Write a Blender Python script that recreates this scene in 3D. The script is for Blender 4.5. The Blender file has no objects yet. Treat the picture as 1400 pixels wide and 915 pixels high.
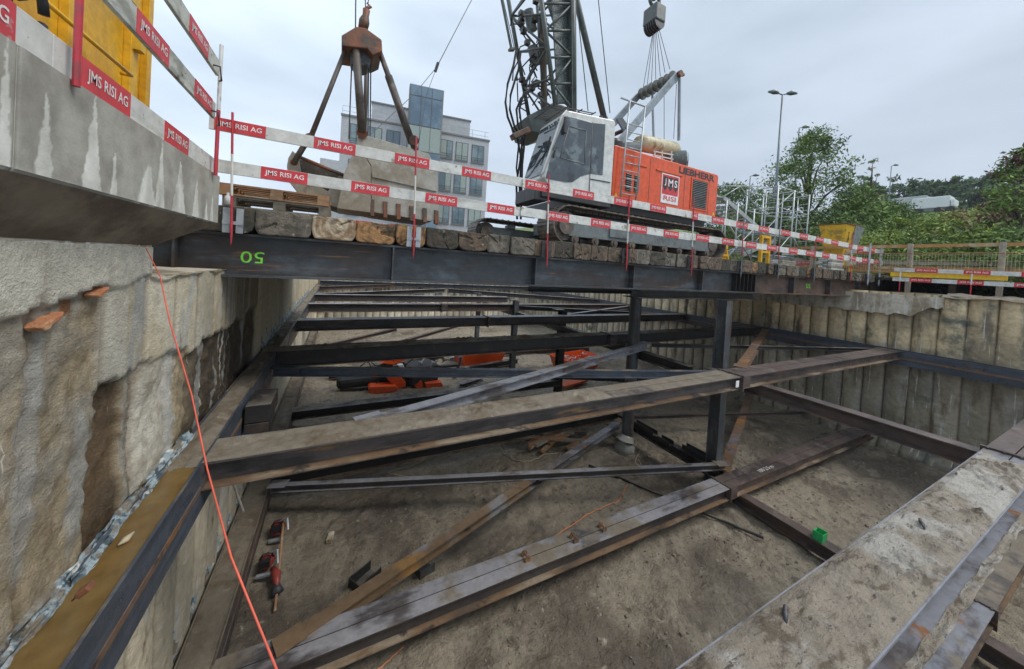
import bpy, math, random
import numpy as np
from mathutils import Vector, Matrix, noise
R=math.radians
random.seed(7)
S=bpy.context.scene; COL=S.collection
rnd=random.random
def ru(a,b): return a+(b-a)*random.random()

# ---------------------------------------------------------------- camera model
F,PX,PY,AZ,PITCH,ROLL=464.4,700.,371.,R(26.9),R(.85),R(3.45)
fw=Vector((math.sin(AZ)*math.cos(PITCH),math.cos(AZ)*math.cos(PITCH),-math.sin(PITCH)))
_rt=Vector((math.cos(AZ),-math.sin(AZ),0)); _up=_rt.cross(fw)
rt=math.cos(ROLL)*_rt+math.sin(ROLL)*_up; up=-math.sin(ROLL)*_rt+math.cos(ROLL)*_up
def at(u,v,**k):
    d=fw+(u-PX)/F*rt-(v-PY)/F*up
    a,val=list(k.items())[0]; i='xyz'.index(a)
    return d*(val/d[i])
cd=bpy.data.cameras.new('camera'); cam=bpy.data.objects.new('camera',cd); COL.objects.link(cam)
cd.sensor_width=36; cd.sensor_fit='HORIZONTAL'; cd.lens=36*F/1400; cd.shift_y=-(457.5-PY)/1400; cd.clip_end=4000; cd.clip_start=.05
cam.matrix_world=Matrix(((rt.x,up.x,-fw.x,0),(rt.y,up.y,-fw.y,0),(rt.z,up.z,-fw.z,0),(0,0,0,1)))
S.camera=cam

# ---------------------------------------------------------------- materials
def srgb(r,g,b):
    f=lambda c:(c/255/12.92) if c/255<=.04045 else ((c/255+.055)/1.055)**2.4
    return (f(r),f(g),f(b),1)
def c4(c): return c if len(c)==4 else (*c,1)
MATS={}
def M(name,base,rough=.6,layers=(),bump=(),metal=0.,spec=.5,attr=None,roughvar=None,trans=0,alpha=1,coat=0):
    """layers: (colour, scale, lo, hi, stretch, top) ; bump: (scale,strength,stretch)"""
    m=bpy.data.materials.new(name); m.use_nodes=True; nt=m.node_tree; N=nt.nodes; L=nt.links
    b=N['Principled BSDF']; b.inputs['Roughness'].default_value=rough; b.inputs['Metallic'].default_value=metal
    b.inputs['Specular IOR Level'].default_value=spec
    if coat: b.inputs['Coat Weight'].default_value=coat; b.inputs['Coat Roughness'].default_value=.15
    if trans: b.inputs['Transmission Weight'].default_value=trans
    geo=N.new('ShaderNodeNewGeometry')
    def noise_n(scale,stretch=(1,1,1),detail=6,off=0):
        mp=N.new('ShaderNodeMapping'); mp.inputs['Scale'].default_value=stretch; mp.inputs['Location'].default_value=(off,off*.7,off*.3)
        L.new(geo.outputs['Position'],mp.inputs[0])
        n=N.new('ShaderNodeTexNoise'); n.inputs['Scale'].default_value=scale; n.inputs['Detail'].default_value=detail; n.inputs['Roughness'].default_value=.62
        L.new(mp.outputs[0],n.inputs['Vector']); return n.outputs['Fac']
    if attr:
        a=N.new('ShaderNodeAttribute'); a.attribute_name=attr; cur=a.outputs['Color']
    else:
        r=N.new('ShaderNodeRGB'); r.outputs[0].default_value=c4(base); cur=r.outputs[0]
    topm=None
    for i,ly in enumerate(layers):
        col,sc,lo,hi=ly[:4]; st=ly[4] if len(ly)>4 and ly[4] else (1,1,1); top=ly[5] if len(ly)>5 else 0
        f=noise_n(sc,st,off=3.1*i+len(name))
        mr=N.new('ShaderNodeMapRange'); mr.interpolation_type='SMOOTHSTEP'; mr.inputs[1].default_value=lo; mr.inputs[2].default_value=hi
        L.new(f,mr.inputs[0]); fac=mr.outputs[0]
        if top:
            if topm is None:
                sx=N.new('ShaderNodeSeparateXYZ'); L.new(geo.outputs['True Normal'],sx.inputs[0])
                tm=N.new('ShaderNodeMapRange'); tm.inputs[1].default_value=.6; tm.inputs[2].default_value=.85; L.new(sx.outputs[2],tm.inputs[0]); topm=tm.outputs[0]
                iv=N.new('ShaderNodeMath'); iv.operation='SUBTRACT'; iv.inputs[0].default_value=1; L.new(topm,iv.inputs[1]); sidem=iv.outputs[0]
            mu=N.new('ShaderNodeMath'); mu.operation='MULTIPLY'; L.new(fac,mu.inputs[0]); L.new(topm if top>0 else sidem,mu.inputs[1]); fac=mu.outputs[0]
        mx=N.new('ShaderNodeMix'); mx.data_type='RGBA'; L.new(fac,mx.inputs[0]); L.new(cur,mx.inputs[6]); 
        mx.inputs[7].default_value=c4(col); cur=mx.outputs[2]
    # subtle universal variation
    v=noise_n(9,(1,1,1),8,off=11)
    mr=N.new('ShaderNodeMapRange'); mr.inputs[1].default_value=.3; mr.inputs[2].default_value=.7; mr.inputs[3].default_value=.8; mr.inputs[4].default_value=1.15; L.new(v,mr.inputs[0])
    hs=N.new('ShaderNodeHueSaturation'); L.new(cur,hs.inputs['Color']); L.new(mr.outputs[0],hs.inputs['Value']); cur=hs.outputs[0]
    L.new(cur,b.inputs['Base Color'])
    if roughvar:
        f=noise_n(roughvar[0],off=5); mr=N.new('ShaderNodeMapRange'); mr.inputs[1].default_value=.35; mr.inputs[2].default_value=.65
        mr.inputs[3].default_value=roughvar[1]; mr.inputs[4].default_value=roughvar[2]; L.new(f,mr.inputs[0]); L.new(mr.outputs[0],b.inputs['Roughness'])
    prev=None
    for i,bp in enumerate(bump):
        st=bp[2] if len(bp)>2 else (1,1,1)
        f=noise_n(bp[0],st,8,off=7+i); bn=N.new('ShaderNodeBump'); bn.inputs['Strength'].default_value=min(1,bp[1]); bn.inputs['Distance'].default_value=bp[3] if len(bp)>3 else .02
        L.new(f,bn.inputs['Height'])
        if prev: L.new(prev,bn.inputs['Normal'])
        prev=bn.outputs[0]
    if prev: L.new(prev,b.inputs['Normal'])
    MATS[name]=m; return m
def plain(name,col,rough=.5,metal=0,**k): return M(name,col,rough,metal=metal,**k)

mud=(.195,.165,.125); mudd=(.14,.108,.072); rust=(.20,.085,.03); rustd=(.075,.042,.028)
M('steel_girder',(.045,.05,.056),.42,[((.095,.11,.125),1.5,.45,.7,(1,1,3)),((.05,.036,.03),1.6,.46,.62,(.6,.6,2.5)),((.22,.12,.06),2.2,.60,.70,(.35,.35,6)),((.10,.085,.065),1.5,.35,.6,None,1)],[(30,.2)],roughvar=(4,.3,.6))
M('steel_girder_brown',(.12,.075,.055),.5,[((.05,.04,.035),1.5,.45,.65,(1,1,2)),(rust,2.5,.6,.75,(1,1,2)),((.10,.085,.065),1.5,.35,.6,None,1)],[(30,.25)],roughvar=(4,.35,.65))
M('steel_strut',(.075,.065,.064),.45,[((.035,.035,.04),2.2,.5,.65,(.5,.5,2)),((.24,.13,.05),3,.58,.72,(.35,.35,3),-1),((.27,.265,.28),1.6,.42,.54,(.4,1,1),1),(mud,1.1,.5,.62,None,1)],[(40,.25),(6,.15)],roughvar=(5,.28,.6))  # pale lilac layer on top faces paints the wet sky sheen into the colour
M('steel_strut_muddy',(.095,.08,.075),.5,[((.04,.036,.036),2,.5,.65,(.5,.5,2)),((.28,.16,.07),3,.55,.7,(.35,.35,3),-1),(mud,1.4,.36,.5,None,1),((.22,.21,.22),2.3,.62,.7,None,1)],[(40,.3),(6,.3)],roughvar=(5,.3,.7))
M('steel_brown',(.11,.083,.074),.45,[((.06,.048,.046),2.2,.45,.6,(.5,.5,2)),((.28,.13,.045),3,.58,.68,(.35,.35,2),-1),((.15,.12,.105),2.4,.52,.66,None,1)],[(40,.25),(6,.15)],roughvar=(5,.28,.55))
M('steel_flange_rust',(.19,.12,.07),.55,[((.09,.065,.05),1.2,.45,.6,(.4,1,1)),((.30,.24,.17),2,.50,.62,(.4,1,1)),((.05,.04,.035),3,.55,.66)],[(40,.25)],roughvar=(5,.35,.6))
M('steel_dark',(.022,.02,.02),.5,[((.06,.04,.03),2.2,.55,.7),((.16,.145,.12),1.5,.4,.6,None,1)],[(40,.2)],roughvar=(5,.3,.6))
M('steel_grey',(.22,.225,.25),.4,[((.09,.08,.08),2,.5,.62,(.5,1,1)),(mud,2,.58,.68,None,1),((.25,.12,.05),2.2,.62,.7)],[(40,.2)],roughvar=(5,.25,.5))
M('steel_diag_rust',(.16,.10,.065),.5,[((.30,.14,.045),1.6,.52,.66),((.15,.15,.165),1.1,.53,.66,None,1),((.05,.04,.035),3,.6,.7)],[(40,.25)],roughvar=(5,.3,.6))
M('steel_diag_mixed',(.19,.125,.072),.5,[((.24,.23,.225),.9,.54,.64),((.32,.18,.065),1.3,.56,.68),((.07,.055,.045),3,.58,.68)],[(40,.25)],roughvar=(5,.3,.6))
M('steel_blue',(.052,.062,.078),.38,[((.075,.09,.115),2,.45,.62,(1,.3,3)),(rust,3,.62,.72,(1,.3,3)),((.22,.26,.30),6,.68,.74,(1,2,.2)),(mud,1.5,.5,.62,None,1)],[(40,.2)],roughvar=(4,.25,.5))
M('steel_post',(.07,.078,.085),.5,[((.13,.14,.14),2,.5,.62,(1,1,.4)),(rustd,3,.5,.66,(2,2,.5)),((.16,.05,.04),2,.68,.72)],[(40,.25)],roughvar=(4,.3,.6))
M('mud',mud,.8,[(mudd,2.6,.48,.62),((.27,.23,.175),5,.58,.7)],[(14,.7),(60,.5)],roughvar=(3,.45,.9))
M('mud_clods',(.33,.28,.215),.8,[((.16,.125,.085),7,.52,.62,(.6,1.4,1)),((.46,.43,.38),2,.50,.62),((.10,.08,.06),14,.60,.68,(.5,1.5,1))],[(22,1,(.6,1.4,1),.04),(70,.9)],roughvar=(3,.5,.9))
M('muddy_water',(.15,.09,.028),.07,[((.17,.11,.04),3,.4,.65)],[(5,.05)])
M('soil_clod',(.24,.2,.15),.85,[((.12,.095,.068),6,.5,.62),((.42,.39,.33),3,.60,.68)],[(60,.6)])
M('pit_soil',(.275,.233,.172),.8,[((.15,.122,.09),.45,.47,.60),((.32,.275,.205),.8,.54,.68),((.13,.105,.077),2.6,.58,.68),((.15,.122,.09),8,.60,.70),((.40,.35,.27),5.5,.62,.72)],[(1.6,.6,(1,1,1),.15),(7,.9,(1,1,1),.08),(28,1,(1,1,1),.03)],roughvar=(.7,.4,.95))
M('wall_left',(.3,.27,.2),.8,[((.17,.125,.075),2.6,.60,.74,(1,2.2,.8)),((.66,.63,.55),2.2,.63,.70,(1,5,.22))],[(9,.7,(1,1,.8),.03),(34,.75,(1,1,1),.02),(90,.6)],attr='Col',roughvar=(2,.45,.9))
M('wall_right',(.3,.27,.2),.8,[((.18,.145,.095),1.1,.50,.68,(1,2.5,.6)),((.58,.57,.52),2.6,.60,.66,(1,5,.22)),((.12,.13,.10),.9,.55,.7)],[(9,.5,(1,1,2.5),.03),(45,.5)],attr='Col',roughvar=(2,.45,.9))
M('barrier_face',(.4,.4,.36),.7,[((.13,.12,.1),40,.70,.74)],[(50,.15)],attr='Col')
M('concrete',(.36,.36,.32),.7,[((.27,.26,.225),1.4,.42,.62),((.62,.61,.55),2.0,.57,.62,(1,4,.4)),((.2,.2,.17),22,.69,.73)],[(50,.15)],roughvar=(2,.5,.8))
M('concrete_barrier',(.42,.42,.37),.7,[((.25,.235,.2),1.1,.42,.62,(1,1,.6)),((.60,.61,.55),2.7,.55,.575,(1,2.2,.35)),((.13,.12,.1),40,.72,.75)],[(50,.12)],roughvar=(2,.5,.8))
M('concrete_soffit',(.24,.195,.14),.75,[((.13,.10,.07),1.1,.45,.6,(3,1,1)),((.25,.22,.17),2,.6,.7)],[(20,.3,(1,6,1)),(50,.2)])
M('concrete_cap',(.55,.50,.40),.75,[((.30,.25,.17),1.6,.45,.62,(1,2,.6)),((.6,.59,.53),2.5,.58,.64,(1,4,.25))],[(30,.3)])
M('membrane',(.34,.42,.45),.5,[((.07,.10,.12),9,.48,.6),((.62,.62,.58),7,.56,.64),(mud,5,.48,.6),((.10,.17,.22),14,.58,.66)],[(14,.8,(1,1,1),.03),(50,.5)])
M('timber_end',(.2,.16,.12),.88,[((.05,.04,.03),18,.60,.68,(1,1,.5)),((.34,.29,.22),12,.62,.72)],[(40,.8,(1,1,1),.01),(14,.5)],attr='Col')
M('timber_old',(.20,.155,.115),.85,[((.065,.055,.045),3,.42,.6),((.26,.215,.16),3.5,.55,.7),((.09,.1,.07),2,.58,.7,None,1)],[(25,.7,(1,1,5)),(60,.4)])
M('timber_pale',(.40,.34,.25),.85,[((.62,.56,.45),4,.45,.6),((.2,.13,.08),3,.55,.66)],[(25,.6,(1,1,5))])
M('timber_orange',(.30,.16,.07),.85,[((.5,.3,.12),5,.45,.6),((.10,.06,.04),3,.52,.66)],[(25,.6,(1,1,5))])
M('timber_dark',(.055,.048,.04),.85,[((.12,.1,.075),3,.5,.66),((.08,.09,.06),2,.55,.7)],[(25,.7,(1,1,5))])
M('timber_grey',(.22,.205,.18),.85,[((.10,.09,.075),3,.45,.62),((.33,.3,.25),4,.58,.7)],[(25,.7,(1,1,5))])
M('wood_fence',(.42,.22,.075),.7,[((.5,.42,.3),1.2,.55,.7,(1,1,.5)),((.25,.14,.06),4,.55,.7)],[(20,.3,(1,1,4))])
M('wood_post',(.36,.32,.25),.75,[((.4,.22,.1),1.2,.55,.65),((.2,.18,.14),5,.5,.66,(1,1,.3))],[(20,.3)])
M('wood_pallet',(.42,.24,.13),.75,[((.28,.17,.09),3,.48,.62,(.5,.5,3)),((.48,.4,.3),2,.55,.66)],[(25,.4,(1,1,5))])
M('wood_pallet_grey',(.33,.29,.23),.8,[((.22,.19,.14),3,.48,.62)],[(25,.4,(1,1,5))])
M('board_white',(.62,.62,.58),.6,[((.46,.45,.40),2.2,.50,.68,(.4,.4,3)),((.34,.29,.22),5,.60,.70),((.2,.18,.15),14,.64,.70)],[(20,.1)])
M('board_worn',(.50,.51,.46),.7,[((.30,.30,.26),4,.48,.62,(1,1,2)),((.09,.09,.08),11,.60,.66)],[(20,.3)])
M('sticker_red',(.60,.04,.05),.4,[((.48,.07,.075),3,.5,.7),((.55,.20,.19),16,.63,.68)])
M('lettering_white',(.78,.76,.74),.5)
M('post_red',(.50,.035,.05),.4,[((.30,.05,.06),8,.5,.7)])
M('post_white',(.62,.62,.60),.45,[((.35,.3,.28),8,.6,.7)])
M('zinc',(.42,.45,.46),.4,[((.28,.3,.31),6,.5,.65)],metal=.5)
M('aluminium',(.42,.45,.45),.4,[((.4,.42,.42),6,.5,.65)],metal=.4)
M('yellow',(.72,.40,.02),.45,[((.62,.32,.015),1.2,.45,.6),((.28,.16,.04),5,.68,.76)],[(3,.05)])
M('yellow_worn',(.68,.42,.03),.5,[((.4,.25,.05),3,.52,.62),((.12,.09,.06),4,.6,.68)],[(12,.3)])
M('yellow_beam',(.80,.50,.03),.5)
M('orange_paint',(.72,.085,.012),.3,[((.60,.07,.012),2,.5,.7)],coat=.4)
M('orange_dirty',(.62,.10,.02),.5,[((.25,.08,.03),3,.6,.72)])
M('machine_white',(.62,.63,.60),.35,[((.5,.5,.46),2,.5,.7)],coat=.3)
M('machine_grey',(.18,.205,.205),.45,[((.11,.12,.12),3,.5,.66),((.27,.27,.25),4,.6,.7)],[(20,.1)])
M('boom_green',(.085,.105,.098),.45,[((.045,.055,.05),3,.5,.66),((.2,.2,.17),6,.6,.7)])
M('boom_panel',(.12,.15,.145),.35,[((.03,.035,.035),30,.48,.54)],[(60,.4)],metal=.3)
M('gantry_grey',(.25,.30,.33),.4,[((.16,.19,.2),3,.5,.66)])
M('black_rubber',(.015,.015,.016),.55)
M('black_metal',(.03,.03,.032),.45,[((.06,.05,.045),5,.55,.66)])
M('track_steel',(.12,.10,.085),.5,[((.22,.17,.12),4,.5,.62),((.05,.045,.04),5,.55,.66)],[(15,.3)])
M('glass_cab',(.06,.075,.085),.05,[((.16,.19,.20),1.3,.52,.60),((.03,.035,.04),2.6,.55,.62)],spec=.8)  # lighter and darker layers paint reflections into the glass colour
M('glass_office',(.09,.15,.18),.06,[((.20,.27,.29),.35,.45,.6)],spec=.9)
M('glass_office_blue',(.07,.13,.19),.06,[((.15,.24,.32),.3,.4,.6)],spec=1.)
M('blind',(.33,.40,.37),.6); M('frame_dark',(.08,.085,.09),.4); M('lit_room',(.6,.55,.4),.6)
M('facade',(.47,.49,.51),.7,[((.42,.44,.46),.4,.45,.6)]); M('facade_trim',(.22,.22,.22),.5)
M('cream_tank',(.50,.44,.28),.45,[((.3,.2,.1),5,.52,.62),((.6,.58,.5),3,.6,.7)])
M('grab_steel',(.37,.355,.31),.55,[((.27,.235,.18),1.4,.45,.6),((.14,.075,.035),2.5,.60,.70,(1,1,.5)),((.38,.37,.33),2,.58,.7)],[(15,.3),(50,.3)])
M('grab_arm',(.10,.085,.075),.55,[((.05,.04,.035),2,.5,.65),((.2,.16,.12),3,.56,.68)],[(30,.2)])
M('grab_inside',(.075,.06,.045),.7,[((.14,.11,.08),3,.5,.65)],[(15,.5)])
M('grab_rust',(.20,.075,.035),.55,[((.08,.06,.045),3,.45,.6),((.33,.13,.05),4,.58,.7)],[(20,.4)])
M('rope_dark',(.045,.05,.06),.5,[((.1,.09,.08),20,.5,.6)])
M('rope_red',(.70,.12,.07),.6); M('rope_orange',(.55,.22,.10),.7); M('cord_tan',(.45,.38,.26),.7)
M('green_paint',(.02,.42,.12),.45); M('green_net',(.03,.22,.13),.6); M('marker_green',(.25,.85,.08),.5); M('chalk',(.7,.72,.7),.8)
M('red_plastic',(.30,.05,.04),.45); M('white_bags',(.65,.66,.66),.5,[((.45,.44,.42),8,.5,.6)],[(12,.7)])
M('brick_red',(.42,.17,.075),.85,[((.52,.3,.16),8,.5,.65)],[(30,.6)])
M('grass',(.16,.21,.05),.9,[((.07,.11,.03),.35,.45,.6),((.16,.17,.06),.7,.55,.7)],[(4,.8,(1,1,1),.15),(25,.8)])
M('earth',(.20,.165,.12),.9,[((.13,.10,.07),1,.45,.6),((.28,.25,.2),2,.6,.7)],[(5,.8,(1,1,1),.08),(30,.7)])
M('asphalt',(.06,.06,.062),.8,[((.085,.083,.08),2,.5,.7)],[(60,.3)])
M('hill',(.045,.075,.035),.95,[((.03,.055,.03),.02,.45,.6),((.07,.10,.05),.03,.58,.7)],[(.15,1,(1,1,1),4)])
for n,c in dict(leaf_a=(.12,.19,.045),leaf_b=(.18,.27,.06),leaf_c=(.085,.14,.04),leaf_y=(.24,.30,.05),leaf_brown=(.28,.19,.09),leaf_red=(.13,.06,.055),leaf_conifer=(.055,.10,.055),leaf_far=(.085,.15,.075)).items():
    m=M(n,c,.7,[((c[0]*1.35,c[1]*1.3,c[2]*1.2),.9,.5,.7)])
M('bark',(.10,.085,.065),.9,bump=[(20,.5)])
M('vehicle_white',(.66,.68,.70),.35); M('lamp_grey',(.16,.18,.2),.4,metal=.5)

# ---------------------------------------------------------------- mesh builder
class MB:
    def __init__(s): s.v=[]; s.f=[]; s.m=[]; s.col=None
    def quad(s,a,b,c,d,mi=0):
        n=len(s.v); s.v+= [tuple(a),tuple(b),tuple(c),tuple(d)]; s.f.append((n,n+1,n+2,n+3)); s.m.append(mi)
    def poly(s,pts,mi=0):
        n=len(s.v); s.v+=[tuple(p) for p in pts]; s.f.append(tuple(range(n,n+len(pts)))); s.m.append(mi)
    def hexa(s,p,mi=0):
        n=len(s.v); s.v+=[tuple(q) for q in p]
        for f in ((0,3,2,1),(4,5,6,7),(0,1,5,4),(1,2,6,5),(2,3,7,6),(3,0,4,7)): s.f.append(tuple(n+i for i in f)); s.m.append(mi)
    def box(s,x0,y0,z0,x1,y1,z1,mi=0):
        s.hexa([(x0,y0,z0),(x1,y0,z0),(x1,y1,z0),(x0,y1,z0),(x0,y0,z1),(x1,y0,z1),(x1,y1,z1),(x0,y1,z1)],mi)
    def obox(s,c,ax,ay,az,mi=0):
        c,ax,ay,az=map(Vector,(c,ax,ay,az))
        s.hexa([c-ax-ay-az,c+ax-ay-az,c+ax+ay-az,c-ax+ay-az,c-ax-ay+az,c+ax-ay+az,c+ax+ay+az,c-ax+ay+az],mi)
    def bar(s,p,q,w,h,upv=(0,0,1),mi=0):
        p,q=Vector(p),Vector(q); d=q-p; l=d.length; d.normalize(); sd=d.cross(Vector(upv))
        if sd.length<1e-4: sd=d.cross(Vector((1,0,0)))
        sd.normalize(); u=sd.cross(d); s.obox((p+q)/2,d*l/2,sd*w/2,u*h/2,mi)
    def hb(s,p,q,h=.25,w=.24,tf=.018,tw=.012,side=None,mi=0,mb_=None):
        """I-section; p,q = centre of TOP flange line; web along 'up'"""
        p,q=Vector(p),Vector(q); d=(q-p); l=d.length; d.normalize()
        sd=d.cross(Vector((0,0,1))) if side is None else Vector(side); 
        if sd.length<1e-4: sd=Vector((1,0,0))
        sd.normalize(); u=sd.cross(d); c=(p+q)/2
        s.obox(c-u*tf/2,d*l/2,sd*w/2,u*tf/2,mi); s.obox(c-u*(h-tf/2),d*l/2,sd*w/2,u*tf/2,mi if mb_ is None else mb_)
        s.obox(c-u*h/2,d*l/2,sd*tw/2,u*(h/2-tf),mi)
    def tube(s,pts,r,n=8,mi=0,caps=True):
        pts=[Vector(p) for p in pts]; rs=r if isinstance(r,(list,tuple)) else [r]*len(pts); base=len(s.v)
        ref=Vector((0,0,1))
        for i,p in enumerate(pts):
            d=(pts[min(i+1,len(pts)-1)]-pts[max(i-1,0)]).normalized()
            a=d.cross(ref)
            if a.length<.05: a=d.cross(Vector((1,0,0)))
            a.normalize(); b=d.cross(a)
            for k in range(n):
                t=2*math.pi*k/n; s.v.append(tuple(p+a*(math.cos(t)*rs[i])+b*(math.sin(t)*rs[i])))
        for i in range(len(pts)-1):
            for k in range(n):
                k2=(k+1)%n; s.f.append((base+i*n+k,base+i*n+k2,base+(i+1)*n+k2,base+(i+1)*n+k)); s.m.append(mi)
        if caps:
            s.f.append(tuple(base+k for k in range(n))[::-1]); s.m.append(mi)
            s.f.append(tuple(base+(len(pts)-1)*n+k for k in range(n))); s.m.append(mi)
    def cyl(s,p,q,r,n=16,mi=0): s.tube([p,q],r,n,mi)
    def grid(s,nu,nv,fn,mi=0,col=None,flip=False):
        base=len(s.v)
        if col and s.col is None: s.col=[]
        for i in range(nu+1):
            for j in range(nv+1):
                r=fn(i/nu,j/nv)
                if col: s.v.append(tuple(r[0])); s.col.append(r[1])
                else: s.v.append(tuple(r))
        for i in range(nu):
            for j in range(nv):
                a=base+i*(nv+1)+j; q=(a,a+nv+1,a+nv+2,a+1); s.f.append(q[::-1] if flip else q); s.m.append(mi)
    def prism(s,poly,axis_vec,mi=0):
        """poly: list of 3D pts; extruded by axis_vec"""
        n=len(s.v); k=len(poly); a=Vector(axis_vec)
        s.v+=[tuple(p) for p in poly]+[tuple(Vector(p)+a) for p in poly]
        s.f.append(tuple(range(n,n+k))[::-1]); s.m.append(mi); s.f.append(tuple(range(n+k,n+2*k))); s.m.append(mi)
        for i in range(k):
            j=(i+1)%k; s.f.append((n+i,n+j,n+k+j,n+k+i)); s.m.append(mi)
def build(name,mb,mats,parent=None,smooth=False,bevel=0,fix=True):
    if isinstance(mats,str): mats=[mats]
    me=bpy.data.meshes.new(name)
    off=worldloc(parent) if parent else Vector((0,0,0))
    me.from_pydata([(x-off.x,y-off.y,z-off.z) for x,y,z in mb.v],[],mb.f)
    for m in mats: me.materials.append(MATS[m])
    if len(mats)>1: me.polygons.foreach_set('material_index',mb.m)
    if mb.col:
        a=me.color_attributes.new('Col','FLOAT_COLOR','POINT'); a.data.foreach_set('color',[c for q in mb.col for c in (q[0],q[1],q[2],1)])
    if smooth: me.polygons.foreach_set('use_smooth',[True]*len(me.polygons))
    me.update()
    if fix and not smooth and len(me.polygons)<3000:
        import bmesh
        bm=bmesh.new(); bm.from_mesh(me); bmesh.ops.recalc_face_normals(bm,faces=bm.faces); bm.to_mesh(me); bm.free()
    o=bpy.data.objects.new(name,me); COL.objects.link(o)
    if parent: o.parent=parent
    if bevel:
        b=o.modifiers.new('bevel','BEVEL'); b.width=bevel; b.segments=2; b.limit_method='ANGLE'
    return o
def worldloc(o):
    v=Vector((0,0,0))
    while o: v=v+o.location; o=o.parent
    return v
def tag(o,label=None,cat=None,group=None,kind=None):
    if label: o['label']=label
    if cat: o['category']=cat
    if group: o['group']=group
    if kind: o['kind']=kind
    return o
def thing(name,label,cat,loc,group=None):
    o=bpy.data.objects.new(name,None); COL.objects.link(o); o.location=Vector(loc); o.empty_display_size=.1
    return tag(o,label,cat,group)
TXT={}
def text(s,size,matname,org,right,upv,parent,name='lettering',bold=0.0,fit=None,extr=.0015):
    """org = centre of the text"""
    key=(s,bold)
    if key not in TXT:
        cu=bpy.data.curves.new('t','FONT'); cu.body=s; cu.align_x='CENTER'; cu.align_y='CENTER'; cu.extrude=.0; cu.offset=bold; cu.resolution_u=3
        o=bpy.data.objects.new('t',cu); COL.objects.link(o); bpy.context.view_layer.update()
        dg=bpy.context.evaluated_depsgraph_get(); me=bpy.data.meshes.new_from_object(o.evaluated_get(dg)); bpy.data.objects.remove(o); bpy.data.curves.remove(cu)
        vs=np.array([v.co[:] for v in me.vertices]); vs[:,0]-=(vs[:,0].max()+vs[:,0].min())/2; vs[:,1]-=(vs[:,1].max()+vs[:,1].min())/2
        TXT[key]=(vs,[tuple(p.vertices) for p in me.polygons]); bpy.data.meshes.remove(me)
    vs,fs=TXT[key]; right=Vector(right).normalized(); upv=Vector(upv).normalized(); org=Vector(org)
    w=vs[:,0].max()-vs[:,0].min(); hgt=vs[:,1].max()-vs[:,1].min(); sy=size/hgt; sx=sy if fit is None else fit/w
    mb=MB(); mb.v=[tuple(org+right*float(x)*sx+upv*float(y)*sy) for x,y,z in vs]; mb.f=list(fs); mb.m=[0]*len(fs)
    return build(name,mb,matname,parent,fix=False)
def N3(x,y,z=0,s=1.): return noise.noise(Vector((x*s,y*s,z*s)))
def fbm(x,y,z=0,s=1.,o=4): return noise.fractal(Vector((x*s,y*s,z*s)),.9,2.1,o)
def sst(a,b,x):
    t=max(0,min(1,(x-a)/(b-a))); return t*t*(3-2*t)
def lerp3(a,b,t): return tuple(a[i]+(b[i]-a[i])*t for i in range(3))

XL,XR,YF,YN,ZG=-1.33,16.5,28.,-7.,-5.4
ZU,ZL=-1.95,-4.78
# ---------------------------------------------------------------- pit floor
def gf(x,y):
    z=ZG+.10*fbm(x,y,0,.5)+.05*fbm(x,y,3,1.7)+.03*fbm(x,y,7,5.)+.014*fbm(x,y,9,12.)-.03*sst(.35,.6,N3(x,y,4,3.2))
    h=math.exp(-(((x-5.4)/.75)**2+((y-2.75)/.35)**2)); z-=.16*h*(1+.6*N3(x,y,0,6))
    h=math.exp(-(((x-6.6)/.5)**2+((y-2.6)/.3)**2)); z+=.1*h
    t=math.sin(y*20+3*N3(x,y,0,.4)); lane=math.exp(-((x-7.2-.35*(y-3)+.5*N3(y,0,0,.3))/.22)**2)+math.exp(-((x-8.9-.35*(y-3)+.5*N3(y,0,0,.3))/.22)**2); z-=.03*lane+.012*lane*t
    z+=.10*sst(-.3,-1.2,x)+.15*sst(15.6,16.4,x)
    return z
mb=MB(); nx,ny=420,620
mb.grid(nx,ny,lambda a,b:((lambda x,y:(x,y,gf(x,y)))(XL-.5+(XR+1-XL)*a,(YN+(YF+.4-YN)*(b**1.15)))))
tag(build('pit_floor',mb,'pit_soil',smooth=True),kind='structure')
mb=MB()
for i in range(5200):
    x=ru(-.8,16); y=ru(1.2,1.2+16*rnd()**1.3) if i%3 else ru(2,8)
    if N3(x,y,2,.8)+ru(-.5,.5)<0: continue
    q=ru(.008,.028)*(1.8 if rnd()<.06 else 1); z=gf(x,y)+q*.3; a=ru(0,3.14); ca,sa=math.cos(a),math.sin(a)
    pts=[]
    for dz,sc in ((-1,.9),(1,.55)):
        for (ux,uy) in ((-1,-.7),(1,-.9),(.8,.9),(-.9,.8)): pts.append((x+q*sc*(ux*ca-uy*sa)*ru(.7,1.2),y+q*sc*(ux*sa+uy*ca)*ru(.7,1.2),z+dz*q*.55*ru(.6,1.2)))
    mb.hexa(pts)
o=tag(build('soil_clods',mb,'soil_clod',fix=False),'loose soil clods and gravel scattered over the pit floor','gravel',kind='stuff')
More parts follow.
